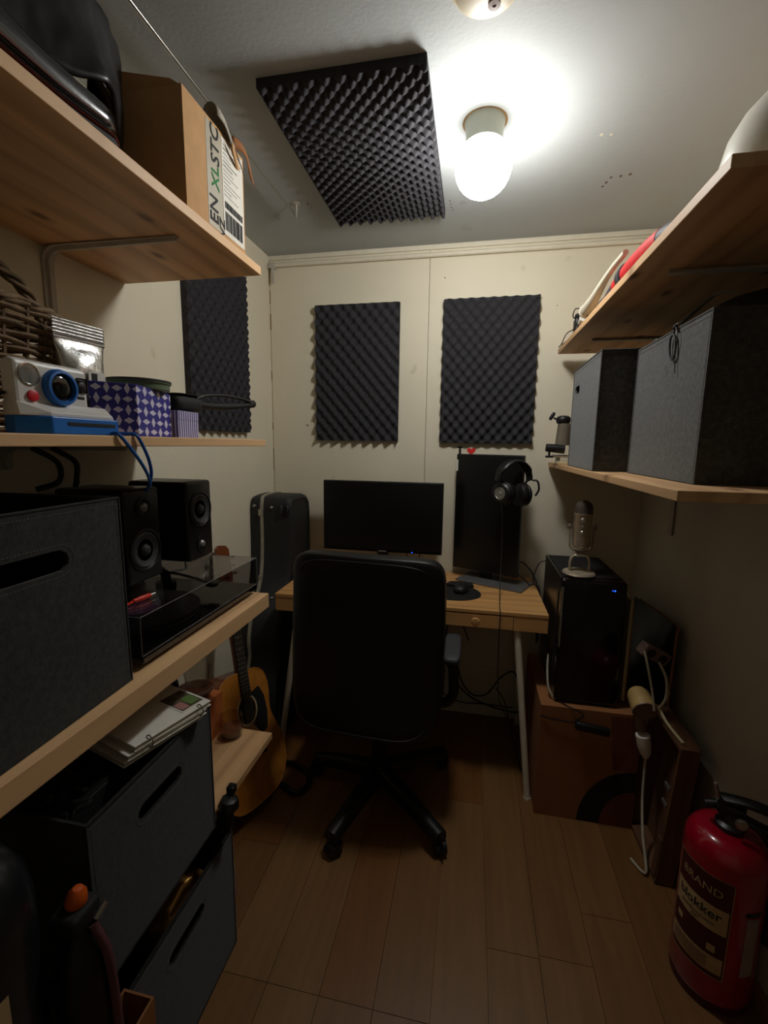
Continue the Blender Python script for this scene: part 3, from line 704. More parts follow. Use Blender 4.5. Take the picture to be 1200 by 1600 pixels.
# ================================================================== OFFICE CHAIR
def chair():
    cx, cy = -.325, 1.66
    t = thing('office_chair', 'black leather swivel office chair with a tall padded back, seen from behind', 'chair', (cx, cy, 0)); P = part_of(t)
    b = BM(); sell(b, (0, 0, 0), (.284, .048, .328), .22, .30, 64, 44)
    for v in b.verts:
        x, y, z = v.co; s = z/.335
        y += .035*(x/.286)**2*0.9 - .03*(s*s) ; x *= 1-.035*max(0, -s)-.02*max(0, s)
        if s < -.6: x *= 1-.05*((-s-.6)/.4)
        v.co = (x, y, z)
    T = Matrix.Translation((-.352, 1.485, .738)) @ Matrix.Rotation(-.03, 4, 'Z') @ Matrix.Rotation(-.05, 4, 'X') @ Matrix.Rotation(.012, 4, 'Y'); b.transform(T); P('backrest', b, 'leather', smooth=60)
    b = BM(); tube(b, [T @ Vector(p) for p in [(.262*math.copysign(abs(math.cos(a))**.36, math.cos(a)), -.046-.03*(math.sin(a)**2)+.03*math.cos(a)**2, .31*math.copysign(abs(math.sin(a))**.36, math.sin(a))) for a in [2*PI*i/64 for i in range(64)]]], .003, n=6, smooth=False, closed=True); P('back_seam', b, 'leather')
    b = BM(); sell(b, (cx-.01, 1.73, .47), (.26, .25, .055), .45, .4, 40, 16); P('seat', b, 'leather', smooth=60)
    b = BM(); box(b, cx-.10, cx+.10, 1.60, 1.80, .385, .42, bev=.008); box(b, cx-.04, cx+.04, 1.50, 1.62, .388, .41, bev=.005); P('seat_plate', b, 'black')
    b = BM(); box(b, cx-.045, cx+.02, 1.515, 1.535, .40, .62, bev=.006); P('back_bar', b, 'black')
    for s in (-1, 1):
        b = BM(); sx = cx+s*.275
        tube(b, [(cx+s*.12, 1.68, .415), (cx+s*.24, 1.68, .418), (sx+s*.012, 1.675, .46), (sx+s*.014, 1.66, .55), (sx+s*.006, 1.655, .655)], .013, n=10, flat=1.6); P('arm_post', b, 'black', smooth=60)
        b = BM(); sell(b, (sx+s*.006, 1.66, .668), (.033, .12, .017), .5, .45, 32, 12); P('armrest', b, 'arm', smooth=60)
    b = BM(); cyl(b, (cx, cy, .13), (cx, cy, .25), .030, n=24); cyl(b, (cx, cy, .25), (cx, cy, .39), .018, n=24); P('gas_lift', b, 'black', smooth=30)
    b = BM(); lathe(b, [(.045, .06), (.052, .075), (.048, .115), (.034, .135)], (cx, cy, 0), n=32); P('hub', b, 'black', smooth=30)
    tips = [(-.436, 1.321), (-.049, 1.402), (-.065, 1.86), (-.40, 1.985), (-.625, 1.70)]
    for tx, ty in tips:
        d = Vector((tx-cx, ty-cy, 0)); L = d.length*0.99; d.normalize(); n_ = Vector((-d.y, d.x, 0)); b = BM(); prev = None
        for k in range(9):
            s = k/8; c = Vector((cx, cy, .10-.022*s*s))+d*(.03+(L-.03)*s); wd = .036-.010*s; ht = .030-.010*s
            g = [b.verts.new(c+n_*wd*a+Vector((0, 0, ht*e))) for a, e in ((-1, -.8), (-.9, .5), (-.5, 1), (.5, 1), (.9, .5), (1, -.8), (0, -1))]
            if prev: bridge(b, prev, g)
            else: b.faces.new(g)
            prev = g
        b.faces.new(prev[::-1]); leg = P('base_leg', b, 'black', smooth=50)
        c = Vector((cx, cy, 0))+d*L; b = BM(); a_ = Vector((d.x*.5-d.y*.86, d.y*.5+d.x*.86, 0)).normalized(); e_ = Vector((-a_.y, a_.x, 0))
        for s in (-1, 1): cyl(b, c+a_*s*.004+e_*.012+Vector((0, 0, .0265)), c+a_*s*.022+e_*.012+Vector((0, 0, .0265)), .026, .024, n=24)
        cyl(b, c+Vector((0, 0, .03)), c+Vector((0, 0, .082)), .0055, n=10)
        hood = []
        for k in range(9):
            an = PI*k/8; hood.append(c+e_*(.012+.030*math.cos(an))+Vector((0, 0, .0265+.030*math.sin(an))))
        tube(b, hood, .012, n=8, k=1, smooth=False, flat=.35); mesh_obj('caster', b, 'black', leg, smooth=40)
chair()

# ================================================================== PC TOWER ON ITS BOX, MICROPHONE
def tower():
    t = thing('computer_tower', 'tall glossy black desktop computer standing on a cardboard box', 'computer', (.462, 1.88, .47)); P = part_of(t)
    x0, x1, y0, y1, z0, z1 = .348, .575, 1.700, 2.09, .478, .962
    b = BM(); box(b, x0, x1, y0+.03, y1, z0, z1, bev=.004); P('casing', b, 'towerside')
    b = BM(); box(b, x0, x1, y0, y0+.032, z0, z1+.001, bev=.010, seg=3); P('front_panel', b, 'gloss')
    b = BM(); box(b, x0+.002, x0+.008, y0-.0015, y0+.003, z0+.22, z1-.03); P('trim_strip', b, 'alu')
    b = BM(); box(b, x0+.01, x1-.01, y0+.04, y1-.02, z1, z1+.004, bev=.001); P('top_grille', b, 'blackm')
    for dx, r in ((0, .0030), (-.008, .0018)):
        b = BM(); cyl(b, (.532+dx, y0+.001, .931), (.532+dx, y0-.001, .931), r, n=12); P('power_light', b, 'led')
    b = BM(); prism(b, [(-.008, 0), (.008, 0), (0, .010)], (.462, y0-.0008, .585), (1, 0, 0), (0, 0, 1), (0, 1, 0), .001); P('badge', b, 'darkmetal')
    for q0, q1 in ((y0+.01, y0+.05), (y1-.06, y1-.02)):
        b = BM(); box(b, x0+.02, x1-.02, q0, q1, .4695, z0+.002); P('foot', b, 'blackm')
    b = BM(); box(b, x0-.0035, x0-.0005, y0+.045, y0+.055, z0+.06, z1-.06); P('side_seam', b, 'darkmetal')
tower()
def mic():
    c = Vector((.420, 1.775, .967)); t = thing('desk_microphone', 'silvery studio microphone in a swivel stand on top of the computer', 'microphone', c); P = part_of(t)
    b = BM(); lathe(b, [(.058, 0), (.060, .004), (.056, .010), (.046, .013), (.0, .014)], c, n=40); P('base', b, 'nickel', smooth=30)
    b = BM(); tube(b, [c+Vector(p) for p in ((-.034, 0, .010), (-.034, 0, .050), (-.026, 0, .070), (-.010, 0, .080), (.010, 0, .080), (.026, 0, .070), (.034, 0, .050), (.034, 0, .010))], .0125, n=12, flat=.35, k=5); P('foot_arch', b, 'nickel', smooth=60)
    b = BM(); tube(b, [c+Vector(p) for p in ((-.040, 0, .185), (-.041, 0, .12), (-.034, 0, .100), (-.012, 0, .088), (.012, 0, .088), (.034, 0, .100), (.041, 0, .12), (.040, 0, .185))], .010, n=12, flat=.3, k=5); P('yoke', b, 'nickel', smooth=60)
    m = c+Vector((0, -.004, .118)); b = BM(); lathe(b, [(.026, -.012), (.0315, -.006), (.0325, 0), (.0325, .112), (.0335, .114), (.0335, .119)], m, n=40); P('body', b, 'nickel', smooth=30)
    prof = [(.0325, .119)]+[(.032*math.cos(a), .138+.030*math.sin(a)) for a in [PI/2*i/8 for i in range(8)]]+[(.001, .168)]
    b = BM(); lathe(b, prof, m, n=40); P('grille', b, 'mesh', smooth=60)
    for s in (-1, 1):
        b = BM(); p = c+Vector((s*.040, 0, .183)); lathe(b, [(.008, 0), (.011, .002), (.011, .009), (.008, .012)], p, (s, 0, 0), n=20); P('side_knob', b, 'steel', smooth=30)
    d = Vector((-.23, -.97, 0))
    for z, r in ((.094, .010), (.070, .005), (.048, .008)):
        b = BM(); lathe(b, [(r, 0), (r, .003), (r*.7, .005)], m+d*.031+Vector((0, 0, z)), d, n=20); P('dial', b, 'steel', smooth=30)
mic()
def cbox(name, label, x0, x1, y0, y1, z0, z1, mat, flap=False, cat='box'):
    t = thing(name, label, cat, ((x0+x1)/2, (y0+y1)/2, z0)); P = part_of(t); th = .004
    b = BM()
    for q in ((x0, x1, y0, y0+th), (x0, x1, y1-th, y1), (x0, x0+th, y0+th, y1-th), (x1-th, x1, y0+th, y1-th)): box(b, *q, z0, z1)
    box(b, x0+th, x1-th, y0+th, y1-th, z0, z0+th); P('carton', b, mat)
    b = BM(); ym = (y0+y1)/2; box(b, x0, x1, y0, ym-.001, z1, z1+.004); box(b, x0, x1, ym+.001, y1, z1, z1+.004); P('top_flaps', b, mat)
    return t
t = cbox('cardboard_box', 'large brown cardboard box with a printed black arc under the computer', .300, .660, 1.672, 2.12, .0, .465, 'cardd')
b = BM(); ang = [PI/2+PI/2*i/24 for i in range(25)]
arc = [(.20*math.cos(a), .235*math.sin(a)) for a in ang]+[(.118*math.cos(a), .150*math.sin(a)) for a in ang[::-1]]
prism(b, arc, (.659, 1.6722, .002), (1, 0, 0), (0, 0, 1), (0, -1, 0), .0006); mesh_obj('printed_arc', b, 'ink', t)
b = BM(); prism(b, [(0, 0)]+[(.117*math.cos(a), .149*math.sin(a)) for a in ang[::-1]], (.659, 1.6722, .002), (1, 0, 0), (0, 0, 1), (0, -1, 0), .0006); mesh_obj('printed_patch', b, 'cardr', t)
b = BM(); prism(b, [(-.085, .236), (0, .236), (0, .455), (-.11, .455)], (.659, 1.6722, .002), (1, 0, 0), (0, 0, 1), (0, -1, 0), .0005); mesh_obj('printed_patch', b, 'cardr', t)
t = thing('power_brick', 'black flat adapter hanging on the front of the cardboard box', 'adapter', (.475, 1.655, .39)); P = part_of(t)
b = BM(); T = Matrix.Translation((.485, 1.6570, .405)) @ Matrix.Rotation(.12, 4, 'Y'); box(b, -.062, .062, -.012, .010, -.016, .016, T, bev=.008, seg=3); P('brick', b, 'black', smooth=40)
b = BM(); tube(b, [(.30, 1.668, .425), (.36, 1.665, .418), (.425, 1.664, .415)], .0025, n=6); tube(b, [(.43, 1.664, .425), (.45, 1.66, .455), (.40, 1.675, .472), (.36, 1.72, .475)], .0025, n=6); P('cord', b, 'cable', smooth=True)

# cream board leaning between tower and wall, black sleeve against the wall
t = thing('cream_board', 'narrow cream coloured board edge standing right behind the black computer', 'board', (.612, 1.85, .47))
b = BM(); box(b, .606, .616, 1.75, 2.02, .478, .885, bev=.002); mesh_obj('board', b, 'cream', t); b = BM(); box(b, .6165, .62, 1.752, 2.018, .478, .88); mesh_obj('backing', b, 'cardd', t)
def sleeve():
    t = thing('black_sleeve', 'big crumpled black bag leaning against the right wall behind the computer', 'bag', (.74, 1.9, .02)); P = part_of(t)
    b = BM(); 
    def fn(side):
        def f(s, q):
            y = 1.722+.42*s; z = .02+(.79-.03*s)*q
            n = noise.noise(Vector((y*7, z*5, side*3)))
            edge = min(1, 6*min(s, 1-s), 6*min(q, 1-q))
            x = .755-.03*(1-q)+side*(-.030*edge)*(.8+.6*n)
            return (x, y, z)
        return f
    g1 = grid(b, fn(1), 24, 30); g2 = grid(b, fn(-1), 24, 30)
    for v in b.verts: v.co.x = min(v.co.x, .792)
    bmesh.ops.remove_doubles(b, verts=b.verts, dist=.0008); P('sleeve', b, 'patsleeve', smooth=70)
    b = BM(); tube(b, [(.745, 1.718, .08), (.752, 1.716, .4), (.758, 1.718, .76), (.765, 1.75, .80), (.765, 2.1, .78)], .004, n=6); P('edge_binding', b, 'cardd', smooth=True)
sleeve()
# shallow brown crate leaning at the wall
def crate():
    t = thing('wooden_crate', 'shallow brown wooden crate standing on its side by the right wall', 'crate', (.70, 1.57, 0))
    R_ = Matrix.Translation((.690, 1.58, .004)) @ Matrix.Rotation(.06, 4, 'Y'); P = part_of(t)
    def q(nm, *a, mat='cratewood'):
        b = BM(); box(b, *a, bev=.001, seg=1); b.transform(R_); return P(nm, b, mat)
    q('back_panel', .028, .036, -.12, .13, 0, .50); q('bottom_board', -.03, .028, -.12, .13, 0, .012); q('top_board', -.03, .028, -.12, .13, .488, .50)
    q('end_board', -.03, .028, -.132, -.12, 0, .50); q('end_board', -.03, .028, .118, .13, .012, .488); q('cleat', -.034, -.028, -.128, -.10, .02, .16); q('cleat', -.034, -.028, -.115, -.08, .33, .345, mat='alu'); q('cleat', -.034, -.028, -.115, -.08, .27, .283, mat='alu')
    return t
crate()
# power strip, adapters, white cables
t = thing('power_strip', 'grey brown power strip hanging at the wall beside the computer', 'power strip', (.665, 1.66, .74)); P = part_of(t)
T = Matrix.Translation((.655, 1.635, .735)) @ Matrix.Rotation(.5, 4, 'Y') @ Matrix.Rotation(.3, 4, 'Z')
b = BM(); box(b, -.055, .055, -.02, .02, -.022, .022, T, bev=.006); P('strip_body', b, 'brownplug'); 
for k in (-1, 1):
    b = BM(); lathe(b, [(.016, 0), (.016, .0012), (.014, .0006)], (k*.026, -.0205, 0), (0, -1, 0), n=20, T=T); P('socket', b, 'ink')
t = thing('round_adapter', 'cream round adapter plug facing out beside the cardboard box', 'adapter', (.635, 1.62, .51)); P = part_of(t)
ax = Vector((0.02, -.93, -.30)).normalized(); c = Vector((.634, 1.60, .533)); b = BM(); lathe(b, [(.030, -.085), (.037, -.07), (.042, -.004), (.041, 0)], c, ax, n=36); P('barrel', b, 'creamplug', smooth=30)
b = BM(); lathe(b, [(.041, 0), (.0405, .003), (.036, .0035), (.035, .002), (0, .002)], c, ax, n=36); P('face', b, 'brownplug', smooth=30)
b = BM(); cyl(b, c+Vector((-.004, .03, -.03)), c+Vector((.004, .025, -.085)), .020, .017, n=20); P('neck', b, 'brownplug', smooth=30)
t = thing('white_plug', 'white connector plug hanging below the round adapter with its own cord', 'plug', (.65, 1.62, .36)); P = part_of(t)
b = BM(); p0, p1 = Vector((.641, 1.615, .435)), Vector((.657, 1.612, .352)); d = (p1-p0).normalized(); lathe(b, [(.021, 0), (.024, .003), (.023, .045), (.018, .072), (.012, .082), (.008, .090)], p0, d, n=24); P('plug_body', b, 'paper', smooth=30)
b = BM(); tube(b, [p1, (.658, 1.61, .27), (.654, 1.59, .18), (.646, 1.54, .10), (.645, 1.50, .05), (.642, 1.475, .015), (.630, 1.49, .006), (.612, 1.53, .006)], .0045, n=8); P('cord', b, 'cablew', smooth=True)
b = BM(); tube(b, [(.612, 1.60, .755), (.625, 1.59, .70), (.645, 1.59, .62), (.655, 1.58, .55)], .004, n=8)
tag(mesh_obj('white_cable', b, 'cablew', smooth=True), 'straight white cable running down from the power strip to the adapter', 'cable')
b = BM(); tube(b, [(.665, 1.61, .715), (.69, 1.60, .66), (.695, 1.60, .59), (.675, 1.60, .545)], .0045, n=8)
tag(mesh_obj('white_cable', b, 'cablew', smooth=True), 'white cable bowing outward from the power strip beside the wall', 'cable')
b = BM(); tube(b, [(.680, 1.60, .545), (.690, 1.56, .522), (.70, 1.50, .513), (.705, 1.47, .511)], .005, n=8)
tag(mesh_obj('white_cable', b, 'cream', smooth=True), 'short pale cable lying along the top of the wooden crate', 'cable')

# cables under and beside the desk
def cable(label, pts, r=.003, mat='cable', name='cable'):
    b = BM(); tube(b, pts, r, n=6, k=7); return tag(mesh_obj(name, b, mat, smooth=True), label, 'cable')
cable('black cable sagging under the desk to the computer, thickest of the bundle', [(-.06, 2.22, .70), (-.10, 2.24, .40), (-.05, 2.22, .24), (.04, 2.2, .16), (.14, 2.2, .12), (.25, 2.2, .10), (.32, 2.15, .14)], .0045)
cable('black cable looping up behind the right desk leg', [(-.03, 2.25, .30), (.0, 2.25, .20), (.06, 2.25, .14), (.13, 2.23, .17), (.19, 2.22, .27), (.25, 2.2, .32), (.28, 2.15, .26)], .004)
cable('black cable trailing low along the wall under the desk', [(-.22, 2.26, .22), (-.10, 2.26, .12), (.0, 2.26, .085), (.12, 2.26, .09), (.26, 2.24, .10)], .0035)
cable('thin black cable crossing down to the floor by the desk leg', [(.17, 2.2, .22), (.21, 2.15, .18), (.235, 2.05, .10), (.262, 1.95, .03), (.275, 1.90, .005)], .003)
cable('short black wire hanging below the drawer beside the armrest', [(-.03, 2.1, .62), (.0, 2.1, .56), (.02, 2.12, .50)], .003)
cable('black cable arching from the screen stand toward the computer', [(.235, 2.2, .895), (.27, 2.2, .885), (.31, 2.19, .84), (.33, 2.14, .78), (.335, 2.13, .60), (.345, 2.16, .50)], .0035)
cable('second black cable under the arching one behind the desk corner', [(.21, 2.15, .86), (.25, 2.13, .84), (.29, 2.12, .805), (.332, 2.10, .79), (.338, 2.08, .55)], .0035)
cable('black cable curling from the computer back over the desk corner', [(.36, 2.105, .93), (.33, 2.12, .915), (.312, 2.12, .87), (.305, 2.12, .82), (.333, 2.11, .77), (.338, 2.12, .62)], .0025)
cable('dark cable coil hanging at the left side of the computer', [(.333, 1.83, .68), (.322, 1.80, .66), (.325, 1.79, .60), (.335, 1.82, .58), (.334, 1.86, .62)], .006)
cable('pale cable dropping beside the computer onto the cardboard box', [(.334, 1.80, .62), (.330, 1.76, .56), (.333, 1.73, .51), (.355, 1.715, .473)], .004, 'cablew')
cable('thin black monitor cable hanging left below the wide monitor', [(-.305, 2.19, .93), (-.305, 2.19, .87), (-.29, 2.2, .82), (-.27, 2.22, .794)], .003)
cable('thin black monitor cable hanging right below the wide monitor', [(-.24, 2.19, .93), (-.24, 2.19, .87), (-.235, 2.2, .82), (-.22, 2.22, .794)], .003)

# ================================================================== FIRE EXTINGUISHER
def extinguisher():
    c = Vector((.700, 1.188, 0)); t = thing('fire_extinguisher', 'red fire extinguisher with a black handle standing on the floor by the right wall', 'extinguisher', c); P = part_of(t); R0 = .093
    b = BM(); lathe(b, [(R0-.006, 0), (R0-.003, .003), (R0-.002, .03)], c, n=56); P('base_ring', b, 'labeld', smooth=30)
    prof = [(.080, .012), (.089, .020), (R0, .034), (R0, .415)]+[(.034+(R0-.034)*max(math.cos(a), 0)**.75, .415+.056*math.sin(a)**1.1) for a in [PI/2*i/9 for i in range(1, 10)]]
    b = BM(); lathe(b, prof, c, n=56); P('cylinder', b, 'red', smooth=50)
    b = BM(); lathe(b, [(.030, .468), (.032, .474), (.032, .484), (.022, .490), (.018, .515)], c, n=32); P('neck_collar', b, 'darkmetal', smooth=30)
    b = BM(); box(b, -.028, .030, -.018, .018, .505, .54, bev=.006); cyl(b, (-.03, 0, .522), (-.055, -.01, .515), .011, n=16)
    T = Matrix.Translation((c.x, c.y, 0)) @ Matrix.Rotation(-.55, 4, 'Z'); b.transform(T); P('valve', b, 'black', smooth=30)
    for nm, z0, z1, dz in (('lever', .545, .575, .014), ('carry_handle', .524, .490, -.01)):
        b = BM(); prev = None
        for k in range(10):
            s = k/9; p = Vector((-.03+.155*s, 0, z0+(z1-z0)*s*s*.4+dz*math.sin(PI*s))); hw = .017-.004*s; th = .008
            g = [b.verts.new(p+Vector((0, a*hw, e*th))) for a, e in ((-1, -1), (1, -1), (1.1, .2), (.5, 1), (-.5, 1), (-1.1, .2))]
            if prev: bridge(b, prev, g)
            else: b.faces.new(g)
            prev = g
        b.faces.new(prev[::-1]); b.transform(T)
        for v in b.verts: v.co.x = min(v.co.x, .796)
        P(nm, b, 'black', smooth=50)
    b = BM(); cyl(b, (c.x-.028, c.y+.006, .545), (c.x-.045, c.y+.0, .592), .0045, n=12); P('safety_pin', b, 'steel', smooth=30)
    b = BM(); lathe(b, [(.012, 0), (.014, .003), (.014, .010), (.010, .013)], (c.x+.005, c.y-.034, .515), (-.3, -.9, .1), n=20); P('pressure_gauge', b, 'steel', smooth=30)
    b = BM(); tube(b, [(c.x+.015, c.y-.02, .515), (c.x+.05, c.y-.045, .50), (c.x+.078, c.y-.06, .44), (c.x+.086, c.y-.057, .33), (c.x+.0865, c.y-.053, .2)], .0085, n=10); P('hose', b, 'black', smooth=True)
    # front label wraps round the cylinder; angle measured from straight toward the viewer's side
    A0 = math.atan2(-1.0, -.62)-.42
    def wrap(s, h, off=.0006): a = A0+s/R0; return Vector((c.x+(R0+off)*math.cos(a), c.y+(R0+off)*math.sin(a), h))
    def patch(nm, s0, s1, h0, h1, mat, off=.0006, tilt=0.0):
        b = BM(); g = grid(b, lambda u, v: wrap(s0+(s1-s0)*u, h0+(h1-h0)*v, off), 16, 2); return P(nm, b, mat, smooth=True)
    patch('label', -.070, .070, .105, .385, 'labeld', .0004); patch('label_band', -.066, .066, .235, .305, 'label', .0008); patch('label_band', -.066, .066, .118, .165, 'label', .0008)
    b = BM()
    for s0, s1, h0, h1 in ((-.071, .071, .385, .3865), (-.071, .071, .1035, .105), (-.071, -.0695, .105, .385), (.0695, .071, .105, .385)):
        grid(b, lambda u, v: wrap(s0+(s1-s0)*u, h0+(h1-h0)*v, .0009), 16, 1)
    P('label_border', b, 'label')
    def word(s, sc, s0, h, mat, bold=.0):
        b = BM(); text_bm(b, s, sc, None, 0, bold, warp=lambda q: wrap(s0+q.x, h+q.y, .0013)); lbl(P('lettering', b, mat, norm=False), 'printed lettering')
    word('BRAND', .030, .0, .345, 'label'); word('blokker', .034, .0, .281, 'ink', .0006); word('poederblusser', .0145, .0, .256, 'ink'); word('ABC', .013, .0, .244, 'ink')
    patch('label_star', -.052, -.034, .195, .212, 'label', .0008); patch('label_star', .030, .048, .176, .196, 'label', .0008)
    b = BM()
    for k in range(6): grid(b, lambda u, v: wrap(-.055+.09*u, .124+k*.006+.0022*v, .0013), 10, 1)
    P('fine_print', b, 'labeld')
    patch('instruction_label', .105, .140, .130, .300, 'labelp', .0008)
    patch('label_band', .100, .142, .306, .318, 'ink', .0008)
extinguisher()

# ================================================================== LEFT SIDE: TOP SHELF
def top_left():
    z0 = 1.9515; x0, x1, y0, y1, z1 = -.90, -.644, .975, 1.237, 2.208
    t = thing('cardboard_box', 'tan cardboard box with a shipping label on the far end of the left top shelf', 'box', ((x0+x1)/2, (y0+y1)/2, z0)); P = part_of(t); th = .004
    b = BM(); box(b, x1-th, x1, y0, y1, z0, z1); P('front_wall', b, 'card')
    b = BM(); box(b, x0, x1-th, y0, y0+th, z0, z1); P('near_wall', b, 'card')
    b = BM(); box(b, x0, x1-th, y1-th, y1, z0, z1); P('far_wall', b, 'card')
    b = BM(); box(b, x0, x0+th, y0+th, y1-th, z0, z1); P('rear_wall', b, 'card')
    b = BM(); box(b, x0+th, x1-th, y0+th, y1-th, z0, z0+th); P('bottom', b, 'card')
    b = BM(); prism(b, [(0, 0), (.19, 0), (.17, .012), (.035, .040)], (x0+.06, y0+.002, z1), (1, 0, 0), (0, -.25, .97), (0, .97, .25), .003); P('top_flap', b, 'card')
    b = BM(); prism(b, [(0, 0), (.25, 0), (.23, .05), (.04, .03)], (x0+.002, y0+.006, z1+.0005), (0, 1, 0), (-.9, 0, .43), (.43, 0, .9), .003); P('top_flap', b, 'card')
    lb = lambda a0, a1, h0, h1, off=.0008: (x1+.0001, x1+off, a0, a1, h0, h1)
    b = BM(); box(b, *lb(1.128, 1.231, 1.976, 2.200)); P('shipping_label', b, 'paper')
    b = BM(); box(b, *lb(1.060, 1.126, 1.970, 2.200, .0006)); lbl(P('packing_tape', b, 'tape'), 'shiny greyish strip of packing tape')
    b = BM(); random.seed(5); y = 1.136
    while y < 1.222:
        ww = random.choice([.0010, .0016, .0026]); box(b, *lb(y, min(y+ww, 1.224), 1.988, 2.032, .0013)); y += ww+random.choice([.0010, .0015, .002])
    y = 1.136
    while y < 1.222:
        ww = random.choice([.0010, .0020]); box(b, *lb(y, y+ww, 2.040, 2.056, .0013)); y += ww+random.choice([.0010, .0015])
    o = P('barcode', b, 'ink'); o['kind'] = 'stuff'
    b = BM()
    for k in range(13):
        h = 2.070+k*.0095; box(b, *lb(1.134, 1.134+random.uniform(.03, .085), h, h+(.0035 if k in (7, 8, 11) else .0018), .0013))
    o = P('address_lines', b, 'printgrey'); o['kind'] = 'stuff'
    def wr(s, sz, yy, zz, mat):
        b = BM(); T = Matrix.Translation((x1+.0016, yy, zz)) @ Matrix(((0, 0, 1, 0), (0, -1, 0, 0), (1, 0, 0, 0), (0, 0, 0, 1))) @ Matrix.Rotation(0, 4, 'Z')
        T = Matrix.Translation((x1+.0016, yy, zz)) @ Matrix(((0, 0, 1, 0), (0, -1, 0, 0), (1, 0, 0, 0), (0, 0, 0, 1)))
        text_bm(b, s, sz, T, .0002, .0004); lbl(P('lettering', b, mat, norm=False), 'handwritten letters')
    wr('STC', .050, 1.098, 2.160, 'ink'); wr('XL', .046, 1.096, 2.088, 'greenink'); wr('EN', .050, 1.086, 2.012, 'ink'); wr('VZ', .034, 1.120, 1.985, 'ink')
    # curled torn flap over the top edge
    b = BM(); pts = [(-.645+.002*math.sin(k), 1.085+.018*k, 2.222-.004*k+.006*math.sin(k*.9)) for k in range(6)]
    prev = None
    for i, p in enumerate(pts):
        p = Vector(p); g = []
        for k in range(10): a = PI*1.5*k/9-.3; r = .024-.0012*i; g.append(b.verts.new(p+Vector((r*math.cos(a)*.8, .0, r*math.sin(a)))))
        if prev:
            for k in range(9): b.faces.new((prev[k], prev[k+1], g[k+1], g[k]))
        prev = g
    P('curled_flap', b, 'greyroll', smooth=60, solid=.002)
    b = BM(); prev = None
    for i in range(10):
        s = i/9; p = Vector((-.636+.012*math.sin(s*3), 1.165+.105*s, 2.208-.035*s+.012*math.sin(s*5))); g = [b.verts.new(p+Vector((.003, 0, .013-.009*s))), b.verts.new(p+Vector((-.004*math.cos(i), .006, -.013+.009*s)))]
        if prev: b.faces.new((prev[0], prev[1], g[1], g[0]))
        prev = g
    P('torn_strip', b, 'cardd', smooth=60, solid=.0012)
    b = BM(); prev = None
    for i in range(10):
        s = i/9; p = Vector((-.640+.010*math.cos(s*3), 1.15+.09*s, 2.190-.012*s-.016*math.sin(s*PI))); g = [b.verts.new(p+Vector((.004, 0, .008-.005*s))), b.verts.new(p+Vector((-.003, .004, -.008+.005*s)))]
        if prev: b.faces.new((prev[0], prev[1], g[1], g[0]))
        prev = g
    P('torn_strip', b, 'card', smooth=60, solid=.0012)
top_left()
def loft(b, secs, cap=True):
    prev = None; first = None
    for s in secs:
        g = [b.verts.new(Vector(p)) for p in s]
        if prev: bridge(b, prev, g)
        else: first = g
        prev = g
    if cap: b.faces.new(first[::-1]); b.faces.new(prev)
def boot():
    z0 = 1.9515; t = thing('black_boot', 'glossy black boot with a red welt lying along the left top shelf edge', 'boot', (-.69, .62, z0)); P = part_of(t)
    def outline(s):   # s 0 heel .. 1 toe : y, half width, x centre
        y = .44+.375*s; w_ = .050*min(1, (1-s)*7.5+.0)**.5*(1 if s > .12 else .55+.45*(s/.12)**.5); return y, max(w_, .004)+.0, -.692
    def sec(s, zl, zh, k=20, grow=0.0, e=.6):
        y, w_, xc = outline(s); w_ += grow; out = []
        for i in range(k):
            a = 2*PI*i/k; ca, sa = math.cos(a), math.sin(a)
            out.append((xc+w_*math.copysign(abs(ca)**e, ca), y, (zl+zh)/2+(zh-zl)/2*math.copysign(abs(sa)**e, sa)))
        return out
    S_ = [i/24 for i in range(25)]
    rise = lambda s: .018*max(0, (s-.55)/.45)**1.5
    b = BM(); loft(b, [sec(s, z0+.0+rise(s)*.3, z0+.016+rise(s), grow=.003, e=.35) for s in S_]); P('sole', b, 'blackm', smooth=40)
    b = BM(); loft(b, [sec(s, z0+.016+rise(s), z0+.0185+rise(s), grow=.0045, e=.4) for s in S_]); lbl(P('welt', b, 'red_line', smooth=40), 'thin orange red welt')
    hh = lambda s: .050+.012*math.sin(PI*min(1, s*1.1))+(.03*max(0, .5-s)/.5)
    b = BM(); loft(b, [sec(s, z0+.019+rise(s), z0+.019+rise(s)+hh(s)*min(1, ((1-s)*9)**.5+.25), e=.75) for s in S_]); P('upper', b, 'patent', smooth=60)
    b = BM(); tube(b, [(outline(s)[2]+outline(s)[1]*.96, outline(s)[0], z0+.036+rise(s)) for s in S_[3:23]], .0011, n=6, smooth=False); lbl(P('stitch_line', b, 'cardr', smooth=True), 'fine reddish seam')
    b = BM(); tube(b, [(outline(s)[2]+outline(s)[1]*.75, outline(s)[0], z0+.055+rise(s)) for s in S_[3:22]], .0009, n=6, smooth=False); P('top_seam', b, 'thread', smooth=True)
    b = BM(); loft(b, [[(-.692+.056*math.cos(a)*k_, .50+.066*math.sin(a)*k_+.02*j_, z0+.10+.045*j_) for a in [2*PI*i/24 for i in range(24)]] for j_, k_ in ((0, .85), (.5, .9), (1, .92))]); P('shaft', b, 'leather', smooth=60)
boot()
